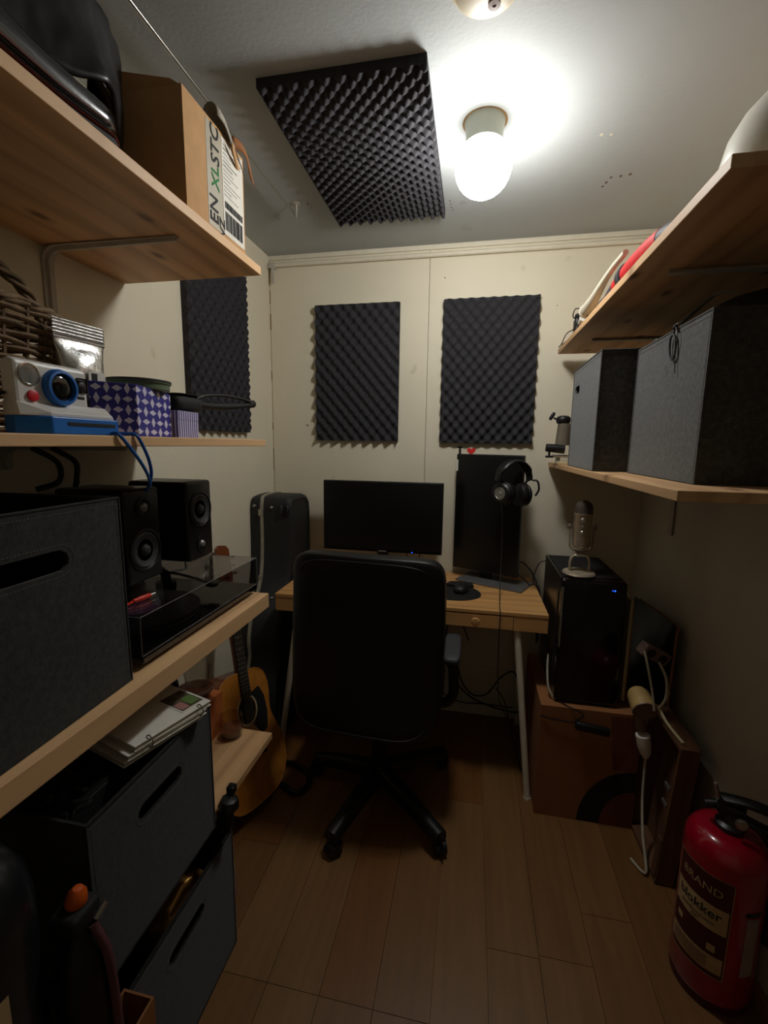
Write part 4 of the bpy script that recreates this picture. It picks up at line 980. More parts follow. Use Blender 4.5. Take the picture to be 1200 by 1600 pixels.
def topbag():
    z0 = 1.9515; t = thing('leather_bag', 'bulky black leather bag with small metal clips on the left top shelf', 'bag', (-.85, .68, z0)); P = part_of(t)
    b = BM(); sell(b, (0, 0, 0), (.125, .27, .16), .55, .55, 90, 60)
    for v in b.verts:
        n = noise.noise(v.co*9); n2 = noise.ridged_multi_fractal(v.co*14, 1, 2, 3, 1, 2)-1; v.co += Vector((n*.02+n2*.008, n*.012, n*.03+n2*.010)); v.co.z = max(v.co.z, -.158)
    b.transform(Matrix.Translation((-.915, .64, z0+.16))); P('body', b, 'patsoft', smooth=60)
    b = BM()          # heavy front flap that folds over and hangs down toward the room
    def fn(s, q):
        y = .38+.545*s; a = q*2.1; sag = .035*math.sin(PI*s)+.02*math.sin(s*9)
        x = -.90+.175*math.sin(min(a, 1.35))+.03*math.sin(s*7+q*2)*q; z = z0+.26+.085*math.cos(a)-max(0, a-1.35)*.13+.012*math.sin(s*11+q*4)-.06*max(0, .45-s)*q
        tipn = max(0, s-.8)/.2; x -= .05*tipn*q; z += -.055*max(0, s-.86)/.14*q
        wr = noise.ridged_multi_fractal(Vector((s*3.2, q*2.2, 1.3)), 1, 2, 3, 1, 2)-1; return (x+.012*wr, y, z+.025+.012*wr)
    grid(b, fn, 80, 44); P('flap', b, 'patsoft', smooth=70, solid=.010)
    b = BM(); sell(b, (-.765, .87, z0+.135), (.012, .016, .085), .7, .8, 16, 14); P('strap_end', b, 'leather', smooth=60)
    b = BM(); tube(b, [(-.79, .72, z0+.16), (-.765, .78, z0+.10), (-.755, .83, z0+.06), (-.80, .86, z0+.02)], .016, n=10, flat=.45); P('strap', b, 'patsoft', smooth=60)
    b = BM(); tube(b, [(-.745, .80, z0+.20), (-.74, .86, z0+.17), (-.76, .91, z0+.12), (-.80, .93, z0+.02)], .013, n=10, flat=.4); P('strap', b, 'leather', smooth=60)
    for y, z in ((.796, 2.232), (.812, 2.196)):
        b = BM(); c = Vector((-.722, y, z)); tube(b, [c+Vector((.0, .007*math.cos(a), .011*math.sin(a))) for a in [2*PI*i/16 for i in range(16)]], .0018, n=6, smooth=False, closed=True); P('clip_ring', b, 'steel', smooth=True)
        b = BM(); box(b, -.7245, -.7195, y-.004, y+.004, z+.009, z+.026, bev=.001); P('clip_tab', b, 'darkmetal')
topbag()

# ================================================================== LEFT SIDE: MIDDLE SHELF
ZM = 1.4585
def instant_camera():
    t = thing('instant_camera', 'white and blue instant camera with a red button on the left middle shelf', 'camera', (-.70, .64, ZM)); P = part_of(t)
    b = BM(); prism(b, [(-.026, .028), (.0, .028), (.0, .108), (-.012, .112), (-.026, .108)], (-.663, .5575, ZM), (1, 0, 0), (0, 0, 1), (0, 1, 0), .128); P('body', b, 'camw', bevel=.005)
    b = BM(); loft(b, [[(-.690, y_, ZM+.027), (-.664+e_*.02, y_, ZM+.027), (-.664+e_*.02, y_, ZM+.027+.006*e_), (-.664, y_, ZM+.048), (-.690, y_, ZM+.048)] for y_, e_ in ((.558, .2), (.595, 1.0), (.715, 1.0), (.722, .8))]); P('chin', b, 'camw', bevel=.004)
    b = BM(); prism(b, [(-.692, .560), (-.668, .556), (-.6395, .592), (-.6395, .724), (-.692, .724)], (0, 0, ZM), (1, 0, 0), (0, 1, 0), (0, 0, 1), .027); bl = P('base', b, 'blue', bevel=.002)
    b = BM(); box(b, -.641, -.6388, .618, .716, ZM+.013, ZM+.0195, bev=.0007, seg=1); mesh_obj('film_slot', b, 'blackm', bl)
    X = -.6630; ax = (1, 0, 0)
    b = BM(); lathe(b, [(.0170, 0), (.0172, .0018), (.0155, .002), (.0145, .0008), (0, .0012)], (X, .581, ZM+.089), ax, n=36); P('flash', b, 'reflector', smooth=30)
    b = BM(); lathe(b, [(.0085, 0), (.0085, .0035), (.007, .0042), (0, .0042)], (X, .583, ZM+.057), ax, n=28); P('shutter_button', b, 'redb', smooth=30)
    b = BM(); lathe(b, [(.029, 0), (.029, .006), (.0265, .0115), (.0225, .0120), (.0220, .006), (0, .005)], (X, .629, ZM+.074), ax, n=44); ln = P('lens_ring', b, 'blue', smooth=30)
    b = BM(); lathe(b, [(.0215, .0055), (.019, .0075), (.012, .0090), (0, .0095)], (X, .629, ZM+.074), ax, n=40); mesh_obj('lens', b, 'gloss', ln, smooth=60)
    b = BM(); box(b, X-.001, X+.0025, .661, .683, ZM+.070, ZM+.095, bev=.004, seg=3); f = P('viewfinder', b, 'gloss')
    b = BM(); lathe(b, [(.0085, 0), (.0085, .001), (.007, .0014), (0, .0022)], (X+.0025, .672, ZM+.080), ax, n=28); mesh_obj('viewfinder_lens', b, 'screen', f, smooth=30)
    b = BM(); box(b, X-.001, X+.0012, .664, .678, ZM+.0595, ZM+.0645, bev=.001, seg=1); P('sensor_slot', b, 'blackm')
    b = BM(); tube(b, [(-.680, .555, ZM+.06), (-.684, .545, ZM+.05), (-.686, .540, ZM+.02), (-.70, .541, ZM+.004)], .0045, n=8, flat=.5); P('wrist_strap', b, 'bluetint', smooth=True)
instant_camera()
def foil_bag():
    t = thing('foil_bag', 'silver foil pouch with a crimped top standing behind the white camera', 'bag', (-.755, .77, ZM)); P = part_of(t)
    T = Matrix.Translation((-.784, .795, ZM)) @ Matrix.Rotation(-.12, 4, 'Z') @ Matrix.Rotation(.04, 4, 'Y') @ Matrix.Scale(1.03, 4)
    b = BM(); secs = []
    for k in range(17):
        q = k/16; z = .183*q; th = .024*(math.sin(PI*min(1, q*1.06+.03))**.55)+.0015; w_ = .048+.006*math.cos(q*5) + .003*q
        secs.append([(th*math.sin(a)*(1+.1*math.sin(5*a+k)), w_*math.copysign(abs(math.cos(a))**.75, math.cos(a)), z) for a in [2*PI*i/28 for i in range(28)]])
    loft(b, secs); b.transform(T); P('pouch', b, 'foil', smooth=60)
    b = BM()
    grid(b, lambda s, q: (.0022*math.sin(q*PI*12)*.8, -.052+.104*s, .178+.036*q), 4, 60); b.transform(T); P('crimped_seal', b, 'foil', solid=.0015)
    b = BM(); box(b, .0252, .0262, -.006, .030, .088, .124, bev=.0003, seg=1); b.transform(T); l = P('pouch_label', b, 'paper')
    b = BM(); box(b, .0262, .0268, .0, .012, .096, .121); b.transform(T); mesh_obj('label_print', b, 'ink', l)
foil_bag()
def basket():
    c = Vector((-.918, .662, ZM)); t = thing('wicker_basket', 'brown wicker basket with a twisted handle at the left end of the middle shelf', 'basket', c); P = part_of(t)
    RX_, RY_, H = .125, .195, .225; b = BM(); rows = 17; nst = 26
    for r in range(rows):
        z = .008+H*r/(rows-1); f = .84+.16*r/(rows-1); ph = r % 2
        pts = [c+Vector((RX_*f*math.cos(a)+.004*(1 if ph else -1)*math.cos(nst/2*a)*math.cos(a), RY_*f*math.sin(a)+.004*(1 if ph else -1)*math.cos(nst/2*a)*math.sin(a), z+.002*math.sin(a*5+r*2))) for a in [2*PI*i/104 for i in range(104)]]
        tube(b, pts, .0062, n=6, smooth=False, closed=True, flat=.8)
    o = P('woven_strands', b, 'wicker', smooth=60); o['kind'] = 'stuff'
    b = BM()
    for i in range(nst):
        a = 2*PI*i/nst; tube(b, [c+Vector((RX_*.83*math.cos(a), RY_*.83*math.sin(a), 0)), c+Vector((RX_*math.cos(a), RY_*math.sin(a), H))], .0035, n=5, smooth=False)
    o = P('stakes', b, 'wicker'); o['kind'] = 'stuff'
    b = BM(); lathe(b, [(.8, .002), (.8, .006)], (0, 0, 0), n=32); b.transform(Matrix.Translation(c) @ Matrix.Diagonal((RX_, RY_, 1, 1))); P('bottom', b, 'wicker')
    for k in range(3):
        b = BM(); pts = []
        for i in range(70):
            a = 2*PI*i/70; q = a*9+k*2.1; pts.append(c+Vector(((RX_+.004*math.cos(q))*math.cos(a), (RY_+.004*math.cos(q))*math.sin(a), H+.008+.005*math.sin(q))))
        tube(b, pts, .005, n=6, smooth=False, closed=True); P('rim_strand', b, 'wicker', smooth=60)
    for k in range(3):
        b = BM(); pts = []
        for i in range(61):
            s = i/60; a = PI*s; q = s*26+k*2.1; y = -.185*math.cos(a); z = H-.02+.135*math.sin(a)**.75
            pts.append(c+Vector((.0+.0065*math.cos(q), y+.005*math.sin(q), z+.006*math.sin(q))))
        tube(b, pts, .0055, n=7, smooth=False); P('handle_strand', b, 'wicker', smooth=60)
basket()
def print_boxes():
    t = thing('patterned_box', 'blue and white diamond patterned box right of the camera on the middle shelf', 'box', (-.77, .85, ZM)); P = part_of(t)
    C_ = Vector((-.660, .800)); L_ = Vector((-.712, .739)); Rr = Vector((-.722, .985)); F = L_+Rr-C_
    def slab(z0_, z1_, gr=0.0):
        b = BM(); ctr = (L_+Rr)/2; pp_ = [ctr+(q-ctr)*(1+gr) for q in (C_, L_, F, Rr)]; prism(b, [tuple(q) for q in pp_], (0, 0, z0_), (1, 0, 0), (0, 1, 0), (0, 0, 1), z1_-z0_); return b
    P('box_body', slab(ZM, ZM+.080), 'pattern', bevel=.001); P('lid', slab(ZM+.070, ZM+.102, .012), 'pattern', bevel=.0012)
    t = thing('tin', 'round green tin with a dark lid on top of the patterned box', 'tin', (-.77, .87, ZM+.103)); P = part_of(t)
    b = BM(); lathe(b, [(.060, 0), (.063, .002), (.063, .014), (.066, .0145), (.066, .017), (.0, .0172)], (-.740, .905, ZM+.1025), n=48); P('tin_body', b, 'tin', smooth=30)
    b = BM(); lathe(b, [(.067, 0), (.067, .004), (.060, .005), (.058, .003), (0, .003)], (-.740, .905, ZM+.1197), n=48); P('tin_lid', b, 'darkmetal', smooth=30)
    t = thing('striped_box', 'small blue and white pinstriped box beside the patterned box', 'box', (-.74, 1.02, ZM)); P = part_of(t)
    T = Matrix.Translation((-.755, 1.034, ZM)) @ Matrix.Rotation(.06, 4, 'Z')
    b = BM(); box(b, -.045, .045, -.045, .045, 0, .062); b.transform(T); P('box_body', b, 'stripe', bevel=.001)
    b = BM(); box(b, -.0462, .0462, -.0462, .0462, .044, .066); b.transform(T); P('lid', b, 'stripe', bevel=.001)
    t = thing('black_pouch', 'black folded pouch lying on top of the striped box', 'pouch', (-.76, 1.03, ZM+.067)); P = part_of(t)
    b = BM(); sell(b, (-.765, 1.062, ZM+.067+.0205), (.052, .058, .0200), .45, .4, 28, 12); P('pouch_body', b, 'blackm', smooth=60)
    b = BM(); sell(b, (-.762, 1.060, ZM+.1095), (.05, .050, .002), .5, .4, 24, 8); P('pouch_flap', b, 'leather', smooth=60)
    t = thing('folding_tongs', 'long black curved tongs with a knob end sticking out past the striped box', 'tongs', (-.74, 1.2, ZM+.07)); P = part_of(t)
    b = BM(); tube(b, [(-.735, 1.075, 1.553), (-.73, 1.14, 1.574), (-.725, 1.22, 1.583), (-.72, 1.30, 1.584), (-.72, 1.385, 1.580)], [.006, .008, .008, .007, .007], n=10, flat=.6); P('upper_blade', b, 'black', smooth=60)
    b = BM(); tube(b, [(-.735, 1.075, 1.550), (-.73, 1.14, 1.548), (-.725, 1.22, 1.552), (-.72, 1.30, 1.560), (-.72, 1.375, 1.570)], [.008, .014, .016, .014, .010], n=10, flat=.6); P('lower_blade', b, 'blackm', smooth=60)
    b = BM(); cyl(b, (-.7225, 1.372, 1.572), (-.7225, 1.405, 1.576), .0125, n=18); P('knob', b, 'black', smooth=30)
print_boxes()
b = BM(); tube(b, [(-.668, .713, ZM+.004), (-.640, .708, ZM+.004), (-.621, .703, ZM+.001), (-.619, .725, 1.436), (-.622, .752, 1.41), (-.630, .778, 1.385), (-.645, .802, 1.362), (-.68, .83, 1.345)], .0032, n=8)
tag(mesh_obj('blue_cable', b, 'bluecable', smooth=True), 'blue cable hanging over the middle shelf edge, nearer the camera of the two strands', 'cable')
b = BM(); tube(b, [(-.672, .742, ZM+.004), (-.640, .744, ZM+.004), (-.621, .745, ZM+.001), (-.619, .760, 1.436), (-.622, .776, 1.41), (-.632, .792, 1.385), (-.652, .810, 1.362), (-.69, .85, 1.345)], .0032, n=8)
tag(mesh_obj('blue_cable', b, 'bluecable', smooth=True), 'blue cable strand on the right, dropping from the middle shelf to the speakers', 'cable')
for k, (lab, yy) in enumerate((('black cable bundle hanging below the middle shelf at the far left', .80), ('second black cable hanging beside the bundle under the middle shelf', .845))):
    b = BM(); tube(b, [(-.90, yy-.02, 1.432), (-.895, yy+.03, 1.40), (-.885, yy+.02, 1.36), (-.90, yy-.02+.05*k, 1.345)], .006, n=8); tag(mesh_obj('hanging_cable', b, 'cable', smooth=True), lab, 'cable')

# ================================================================== LEFT SIDE: TURNTABLE AND SPEAKERS
def turntable():
    z0 = .9705; x0, x1, y0, y1 = -1.03, -.662, .768, 1.280
    t = thing('turntable', 'black record player under a clear smoked lid on the thick left shelf', 'turntable', ((x0+x1)/2, (y0+y1)/2, z0)); P = part_of(t)
    for fx in (x0+.04, x1-.04):
        for fy in (y0+.04, y1-.04):
            b = BM(); cyl(b, (fx, fy, z0), (fx, fy, z0+.012), .018, n=20); P('foot', b, 'blackm')
    b = BM(); box(b, x0, x1, y0, y1, z0+.012, z0+.030, bev=.003); P('plinth', b, 'gloss')
    pc = (-.835, .965, z0+.030); b = BM(); lathe(b, [(.142, 0), (.146, .003), (.146, .014), (.142, .017), (0, .017)], pc, n=64); P('platter', b, 'darkmetal', smooth=30)
    b = BM(); lathe(b, [(.150, .0172), (.150, .0192), (.052, .0194), (0, .0194)], pc, n=64); rc = P('record', b, 'vinyl', smooth=20)
    b = BM(); lathe(b, [(.050, .0194), (.050, .0202), (0, .0202)], pc, n=48); mesh_obj('record_label', b, 'purple', rc)
    b = BM(); cyl(b, (pc[0], pc[1], pc[2]+.02), (pc[0], pc[1], pc[2]+.034), .0035, n=12); P('spindle', b, 'steel')
    b = BM(); lathe(b, [(.030, 0), (.030, .012), (.016, .016), (.014, .036)], (-.93, 1.20, z0+.03), n=32); cyl(b, (-.93, 1.20, z0+.068), (-.975, 1.235, z0+.068), .012, n=16); P('arm_pivot', b, 'darkmetal', smooth=30)
    b = BM(); tube(b, [(-.93, 1.20, z0+.072), (-.88, 1.19, z0+.074), (-.80, 1.165, z0+.072), (-.745, 1.15, z0+.068)], .0045, n=8); P('tone_arm', b, 'black', smooth=60)
    b = BM(); box(b, -.752, -.722, 1.138, 1.158, z0+.058, z0+.068, bev=.002); tube(b, [(-.725, 1.155, z0+.066), (-.712, 1.178, z0+.075), (-.698, 1.178, z0+.078), (-.694, 1.172, z0+.070)], .0018, n=6); P('head_shell', b, 'black', smooth=50)
    # smoked acrylic lid: five thin plates with bright polished edges
    zt = z0+.116; th = .0035; zl = z0+.0305
    for nm, q in (('lid_top', (x0, x1, y0, y1, zt-th, zt)), ('lid_front', (x1-th, x1, y0, y1, zl, zt-th)), ('lid_back', (x0, x0+th, y0, y1, zl, zt-th)), ('lid_side', (x0+th, x1-th, y0, y0+th, zl, zt-th)), ('lid_side', (x0+th, x1-th, y1-th, y1, zl, zt-th))):
        b = BM(); box(b, *q); P(nm, b, 'acrylic')
    b = BM()
    for p, q in (((x1, y0, zl), (x1, y0, zt)), ((x1, y0, zt), (x1, y1, zt)), ((x1, y0, zl), (x1, y1, zl)), ((x1, y1, zl), (x1, y1, zt)), ((x1, y1, zt), (x0, y1, zt)), ((x1, y0, zt), (x0, y0, zt))):
        cyl(b, p, q, .0008, n=5)
    o = P('polished_edges', b, 'edge'); lbl(o, 'pale polished edges of the clear lid'); o['kind'] = 'stuff'
    t = thing('red_plug', 'red plug with a silver tip lying on the record player lid', 'plug', (-.72, .86, zt)); P = part_of(t)
    p0 = Vector((-.735, .826, zt+.0065)); d = Vector((.012, .071, .0)).normalized()
    b = BM(); lathe(b, [(.0035, -.012), (.005, -.01), (.005, 0), (.0062, .004), (.0062, .030), (.005, .034)], p0+d*.02, d, n=16); P('plug_body', b, 'redplug', smooth=30)
    b = BM(); cyl(b, p0+d*.054, p0+d*.068, .0038, n=14); P('plug_tip', b, 'steel', smooth=30)
    b = BM(); tube(b, [p0+d*.01, p0-d*.015+Vector((0, 0, -.003)), (-.765, .80, zt+.003), (-.80, .79, zt+.003)], .0028, n=8); P('plug_cord', b, 'redplug', smooth=True)
turntable()
def speaker(label, yc, flip):
    zb = 1.0875; H, W, D = .243, .128, .20; xf = -.822
    t = thing('speaker', label, 'speaker', (xf-D/2, yc, zb)); P = part_of(t)
    b = BM(); box(b, xf-D, xf, yc-W/2, yc+W/2, zb, zb+H, bev=.010, seg=3); P('cabinet', b, 'speakerbox', smooth=30)
    zw = zb+(H*.64 if flip else H*.34); zt = zb+(H*.19 if flip else H*.80); ax = (1, 0, 0)
    b = BM(); lathe(b, [(.056, 0), (.056, .003), (.051, .0045), (.049, .001), (.046, -.002)], (xf, yc, zw), ax, n=44); w_ = P('woofer_surround', b, 'black', smooth=50)
    b = BM(); lathe(b, [(.047, .0012), (.042, .004), (.038, .0008), (.016, -.001), (.0155, .0005), (.012, .007), (.006, .010), (0, .0105)], (xf, yc, zw), ax, n=44, cap=False); mesh_obj('cone', b, 'cone', w_, smooth=50)
    b = BM(); lathe(b, [(.026, 0), (.026, .003), (.022, .004), (.014, .0015)], (xf, yc, zt), ax, n=36); s_ = P('tweeter_ring', b, 'black', smooth=50)
    b = BM(); lathe(b, [(.013, .001), (.011, .006), (.006, .009), (0, .010)], (xf, yc, zt), ax, n=28); mesh_obj('dome', b, 'reflector2', s_, smooth=60)
    for z in (zb+.012, zb+H-.012):
        for y in (-W/2+.012, W/2-.012):
            b = BM(); cyl(b, (xf, yc+y, z), (xf+.001, yc+y, z), .003, n=10); P('screw', b, 'darkmetal')
speaker('black bookshelf speaker on the left, woofer below its tweeter, behind the felt box', .990, False)
speaker('black bookshelf speaker nearer the back wall, woofer above its tweeter', 1.235, True)
b = BM(); tube(b, [(-.83, 1.16, 1.089+.003), (-.80, 1.12, 1.0905), (-.79, 1.10, 1.0905), (-.81, 1.07, 1.0905)], .0022, n=6); tag(mesh_obj('speaker_wire', b, 'cable', smooth=True), 'thin black wire curling between the two speakers on the lid', 'cable')

# ================================================================== GUITAR CASE, GUITAR
def case():
    t = thing('guitar_case', 'black guitar case with an aluminium edge strip standing in the left back corner', 'guitar case', (-.96, 2.1, 0)); P = part_of(t)
    def outl(g=0.0):
        pts = [(2.295, 1.02), (2.295, .15), (2.26, .03), (2.18, .004), (1.95, .004), (1.85, .03), (1.80, .14), (1.80, .27), (1.835, .37), (1.86, .44), (1.855, .52), (1.885, .62), (1.945, .70), (2.000, .80), (2.020, .95), (2.022, 1.10), (2.030, 1.165), (2.06, 1.188), (2.20, 1.19), (2.27, 1.17), (2.292, 1.12)]
        P_ = smooth_path([Vector((0, a, c)) for a, c in pts]+[Vector((0, *pts[0]))], 4)[:-1]
        c = Vector((0, 2.1, .6)); return [p+(p-c).normalized()*g for p in P_]
    o_ = outl(); 
    def sh(nm, xs, mat, **k):
        b = BM(); secs = []
        for x, g in xs: secs.append([(x, p.y, max(p.z, .004)) for p in outl(g)])
        loft(b, secs); return P(nm, b, mat, **k)
    sh('lid_shell', [(-.868, -.030), (-.858, -.014), (-.866+.001, -.012), (-.872, -.003), (-.90, 0), (-1.000, 0)][0:1]+[(-.860, -.020), (-.868, -.006), (-.885, 0), (-1.000, 0)], 'case', smooth=50)
    sh('base_shell', [(-1.018, 0), (-1.055, 0), (-1.066, -.006), (-1.072, -.02)], 'case', smooth=50)
    sh('edge_strip', [(-1.000, .0), (-1.001, .0045), (-1.017, .0045), (-1.018, .0)], 'strip', smooth=50)
    for x, z in ((-.955, 1.135), (-1.045, 1.14), (-.93, .70)):
        b = BM(); lathe(b, [(.009, 0), (.008, .005), (.004, .008), (0, .0085)], (x, 2.021 if z > 1 else 1.945, z), (0, -1, 0), n=18); P('stud', b, 'steel', smooth=50)
    for z in (1.11, .78):
        b = BM(); box(b, -1.020, -.998, 2.004 if z > 1 else 1.985, 2.022, z-.016, z+.016, bev=.003); P('latch', b, 'strip')
    b = BM(); tube(b, [(-.905, 2.022, 1.15), (-.90, 2.008, 1.145), (-.895, 2.005, 1.115), (-.90, 2.018, 1.10)], .006, n=8); tube(b, [(-.875, 2.03, 1.15), (-.87, 2.015, 1.14), (-.872, 2.012, 1.11), (-.875, 2.024, 1.095)], .006, n=8); P('leather_loops', b, 'leather', smooth=True)
case()
def guitar():
    O = Vector((-.760, 1.452, .045)); u = Vector((.2, .961, -.191)); v = Vector((-.270, .2415, .932)); n = u.cross(v).normalized(); u.normalize(); v.normalize()
    if n.x < 0: n = -n
    R_ = Matrix(((u.x, v.x, n.x, O.x), (u.y, v.y, n.y, O.y), (u.z, v.z, n.z, O.z), (0, 0, 0, 1)))
    t = thing('acoustic_guitar', 'amber topped acoustic guitar with a black pickguard behind the low pine board', 'guitar', (O.x, O.y, 0)); P = part_of(t)
    half = [(0, 0), (.07, .002), (.13, .018), (.178, .062), (.197, .125), (.192, .185), (.165, .245), (.141, .295), (.137, .335), (.146, .390), (.146, .430), (.128, .475), (.09, .498), (.04, .503), (0, .503)]
    hp_ = smooth_path([Vector((a, c, 0)) for a, c in half], 5); out = [(p.x, p.y) for p in hp_]+[(-p.x, p.y) for p in hp_[::-1][1:-1]]
    def pr(nm, poly, n0, th, mat, **k):
        b = BM(); prism(b, poly, (0, 0, n0), (1, 0, 0), (0, 1, 0), (0, 0, 1), th); b.transform(R_); return P(nm, b, mat, **k)
    pr('body_sides', out, -.102, .100, 'mahog'); top_ = pr('soundboard', out, -.002, .003, 'guitar')
    b = BM(); tube(b, [Vector((a, c, .0005)) for a, c in out], .0028, n=6, smooth=False, closed=True); b.transform(R_); P('binding', b, 'guitar', smooth=True)
    b = BM(); lathe(b, [(.051, .0012), (.051, .0016), (0, .0016)], (0, .352, 0), n=40); b.transform(R_); mesh_obj('sound_hole', b, 'blackm', top_)
    b = BM()
    for r0, r1 in ((.054, .061),):
        p1 = [b.verts.new((r0*math.cos(a), .352+r0*math.sin(a), .0018)) for a in [2*PI*i/48 for i in range(48)]]; p2 = [b.verts.new((r1*math.cos(a), .352+r1*math.sin(a), .0018)) for a in [2*PI*i/48 for i in range(48)]]; bridge(b, p1, p2)
    b.transform(R_); P('rosette', b, 'pearl')
    pg = [(.062*math.cos(a), .352+.062*math.sin(a)) for a in [-1.25+.2*i for i in range(13)]]+[(.085, .425), (.112, .38), (.118, .31), (.105, .25), (.07, .235)]
    pr('pickguard', pg, .0012, .0016, 'blackm')
    pr('bridge', [(-.075, .165), (.075, .165), (.06, .195), (-.06, .195)], .001, .008, 'fret')
    fb = [(-.027, .40), (.027, .40), (.022, .86), (-.022, .86)]; f_ = pr('fretboard', fb, .004, .007, 'fret')
    b = BM(); box(b, -.024, .024, .50, .86, -.018, .004, bev=.008, seg=3); b.transform(R_); P('neck', b, 'mahog', smooth=40)
    L = .645; v0 = .86
    for k in range(1, 20):
        vv = v0-L*(1-2**(-k/12)); w_ = .022+(.005)*(v0-vv)/.46
        b = BM(); box(b, -w_, w_, vv-.0012, vv+.0012, .0108, .0125); b.transform(R_); mesh_obj('fret', b, 'alu', f_)
    for vv in (v0-.16, v0-.218, v0-.268, v0-.34):
        b = BM(); lathe(b, [(.003, .0112), (.003, .0118), (0, .0118)], (0, vv, 0), n=12); b.transform(R_); mesh_obj('fret_dot', b, 'pearl', f_)
    for i in range(6):
        b = BM(); x = -.018+.0072*i; cyl(b, (x*1.35, .18, .010), (x*.95, v0, .0155), .0005, n=4); b.transform(R_); P('string', b, 'steel')
    pr('headstock', [(-.024, .862), (.024, .862), (.036, .90), (.036, 1.02), (.02, 1.035), (-.02, 1.035), (-.036, 1.02), (-.036, .90)], -.010, .014, 'mahog')
    for i in range(3):
        for s in (-1, 1):
            b = BM(); cyl(b, (s*.036, .915+.035*i, -.003), (s*.052, .915+.035*i, -.003), .003, n=8); sell(b, (s*.060, .915+.035*i, -.003), (.009, .006, .011), .7, .7, 14, 8); b.transform(R_); P('tuning_peg', b, 'steel', smooth=60)
guitar()
t = thing('guitar_stand', 'low black guitar stand foot on the floor beside the guitar', 'stand', (-.68, 1.60, 0)); P = part_of(t)
b = BM(); tube(b, [(-.88, 1.62, .012), (-.76, 1.60, .012), (-.67, 1.56, .012), (-.63, 1.60, .012), (-.645, 1.67, .012), (-.74, 1.72, .012), (-.86, 1.70, .012)], .0115, n=10); P('floor_loop', b, 'black', smooth=True)
b = BM(); tube(b, [(-.88, 1.62, .012), (-.90, 1.66, .012), (-.86, 1.70, .012)], .0115, n=10); tube(b, [(-.90, 1.66, .02), (-.945, 1.68, .25)], .010, n=10); P('upright', b, 'black', smooth=True)

# ================================================================== LOW BOARD ITEMS
ZB = .4775
def low_items():
    t = cbox('cardboard_box', 'small orange brown box standing on the low pine board', -.93, -.80, 1.19, 1.275, ZB, ZB+.135, 'orangecard')
    t = thing('wooden_bowl', 'shallow shiny dark red bowl sitting on the small orange brown box', 'bowl', (-.865, 1.225, ZB+.139)); P = part_of(t)
    b = BM(); lathe(b, [(.030, 0), (.046, .008), (.058, .024), (.060, .027), (.055, .025), (.045, .010), (0, .005)], (-.865, 1.225, ZB+.1395), n=40); P('bowl_body', b, 'amber', smooth=60)
    t = thing('glass_jar', 'clear glass jar with a wide rim behind the shiny bowl', 'jar', (-.86, 1.36, .62)); P = part_of(t)
    b = BM(); lathe(b, [(.030, 0), (.040, .006), (.044, .06), (.036, .085), (.034, .10), (.040, .108), (.042, .112), (.036, .110), (.031, .10), (.033, .085), (.041, .06), (.037, .008), (0, .006)], (-.868, 1.245, ZB+.169), n=36, cap=False); P('jar_body', b, 'glass', smooth=60)
    t['label'] = 'clear glass jar with a wide rim standing in the shiny red bowl'
    t = thing('glass_tumbler', 'clear glass tumbler with a curved rim at the corner of the low board', 'glass', (-.765, 1.25, ZB)); P = part_of(t)
    b = BM(); lathe(b, [(.026, 0), (.036, .012), (.040, .045), (.036, .075), (.034, .074), (.037, .045), (.033, .014), (0, .008)], (-.752, 1.245, ZB), n=36, cap=False); P('bowl', b, 'glass', smooth=60)
    b = BM(); lathe(b, [(.030, .010), (.034, .028), (0, .028)], (-.752, 1.245, ZB), n=30, cap=False); P('drink', b, 'amber', smooth=60)
    t = thing('camera_lens', 'black camera lens lying on its side left of the glass jar', 'lens', (-.95, 1.215, ZB+.14)); P = part_of(t)
    b = BM(); box(b, -1.02, -.94, 1.18, 1.26, ZB, ZB+.125, bev=.004); P('lens_case', b, 'blackm')
    b = BM(); d = Vector((.75, -.66, 0)); lathe(b, [(.030, 0), (.034, .004), (.034, .03), (.030, .032), (.030, .055), (.026, .056), (.024, .05), (0, .048)], (-.99, 1.245, ZB+.160), d, n=36); P('barrel', b, 'black', smooth=30)
    b = BM(); lathe(b, [(.0235, .0505), (.015, .053), (0, .054)], (-.99, 1.245, ZB+.160), d, n=30); P('glass_element', b, 'gloss', smooth=60)
    t = thing('knob_clamp', 'black clamp with a round knob gripping the edge of the low pine board', 'clamp', (-.60, .975, .42)); P = part_of(t)
    b = BM(); lathe(b, [(.010, 0), (.026, .004), (.028, .014), (.022, .03), (.012, .034)], (-.600, .962, .480), (.1, .05, 1), n=9); P('grip', b, 'black', smooth=30)
    b = BM(); box(b, -.612, -.590, .972, .994, .512, .534, bev=.004); cyl(b, (-.60, .975, .505), (-.60, .985, .535), .009, n=12); P('head', b, 'black', smooth=30)
    b = BM(); box(b, -.624, -.590, .945, .975, .42, .482, bev=.006); box(b, -.70, -.61, .95, .97, .435, .4515, bev=.003); P('jaw', b, 'blackm')
low_items()
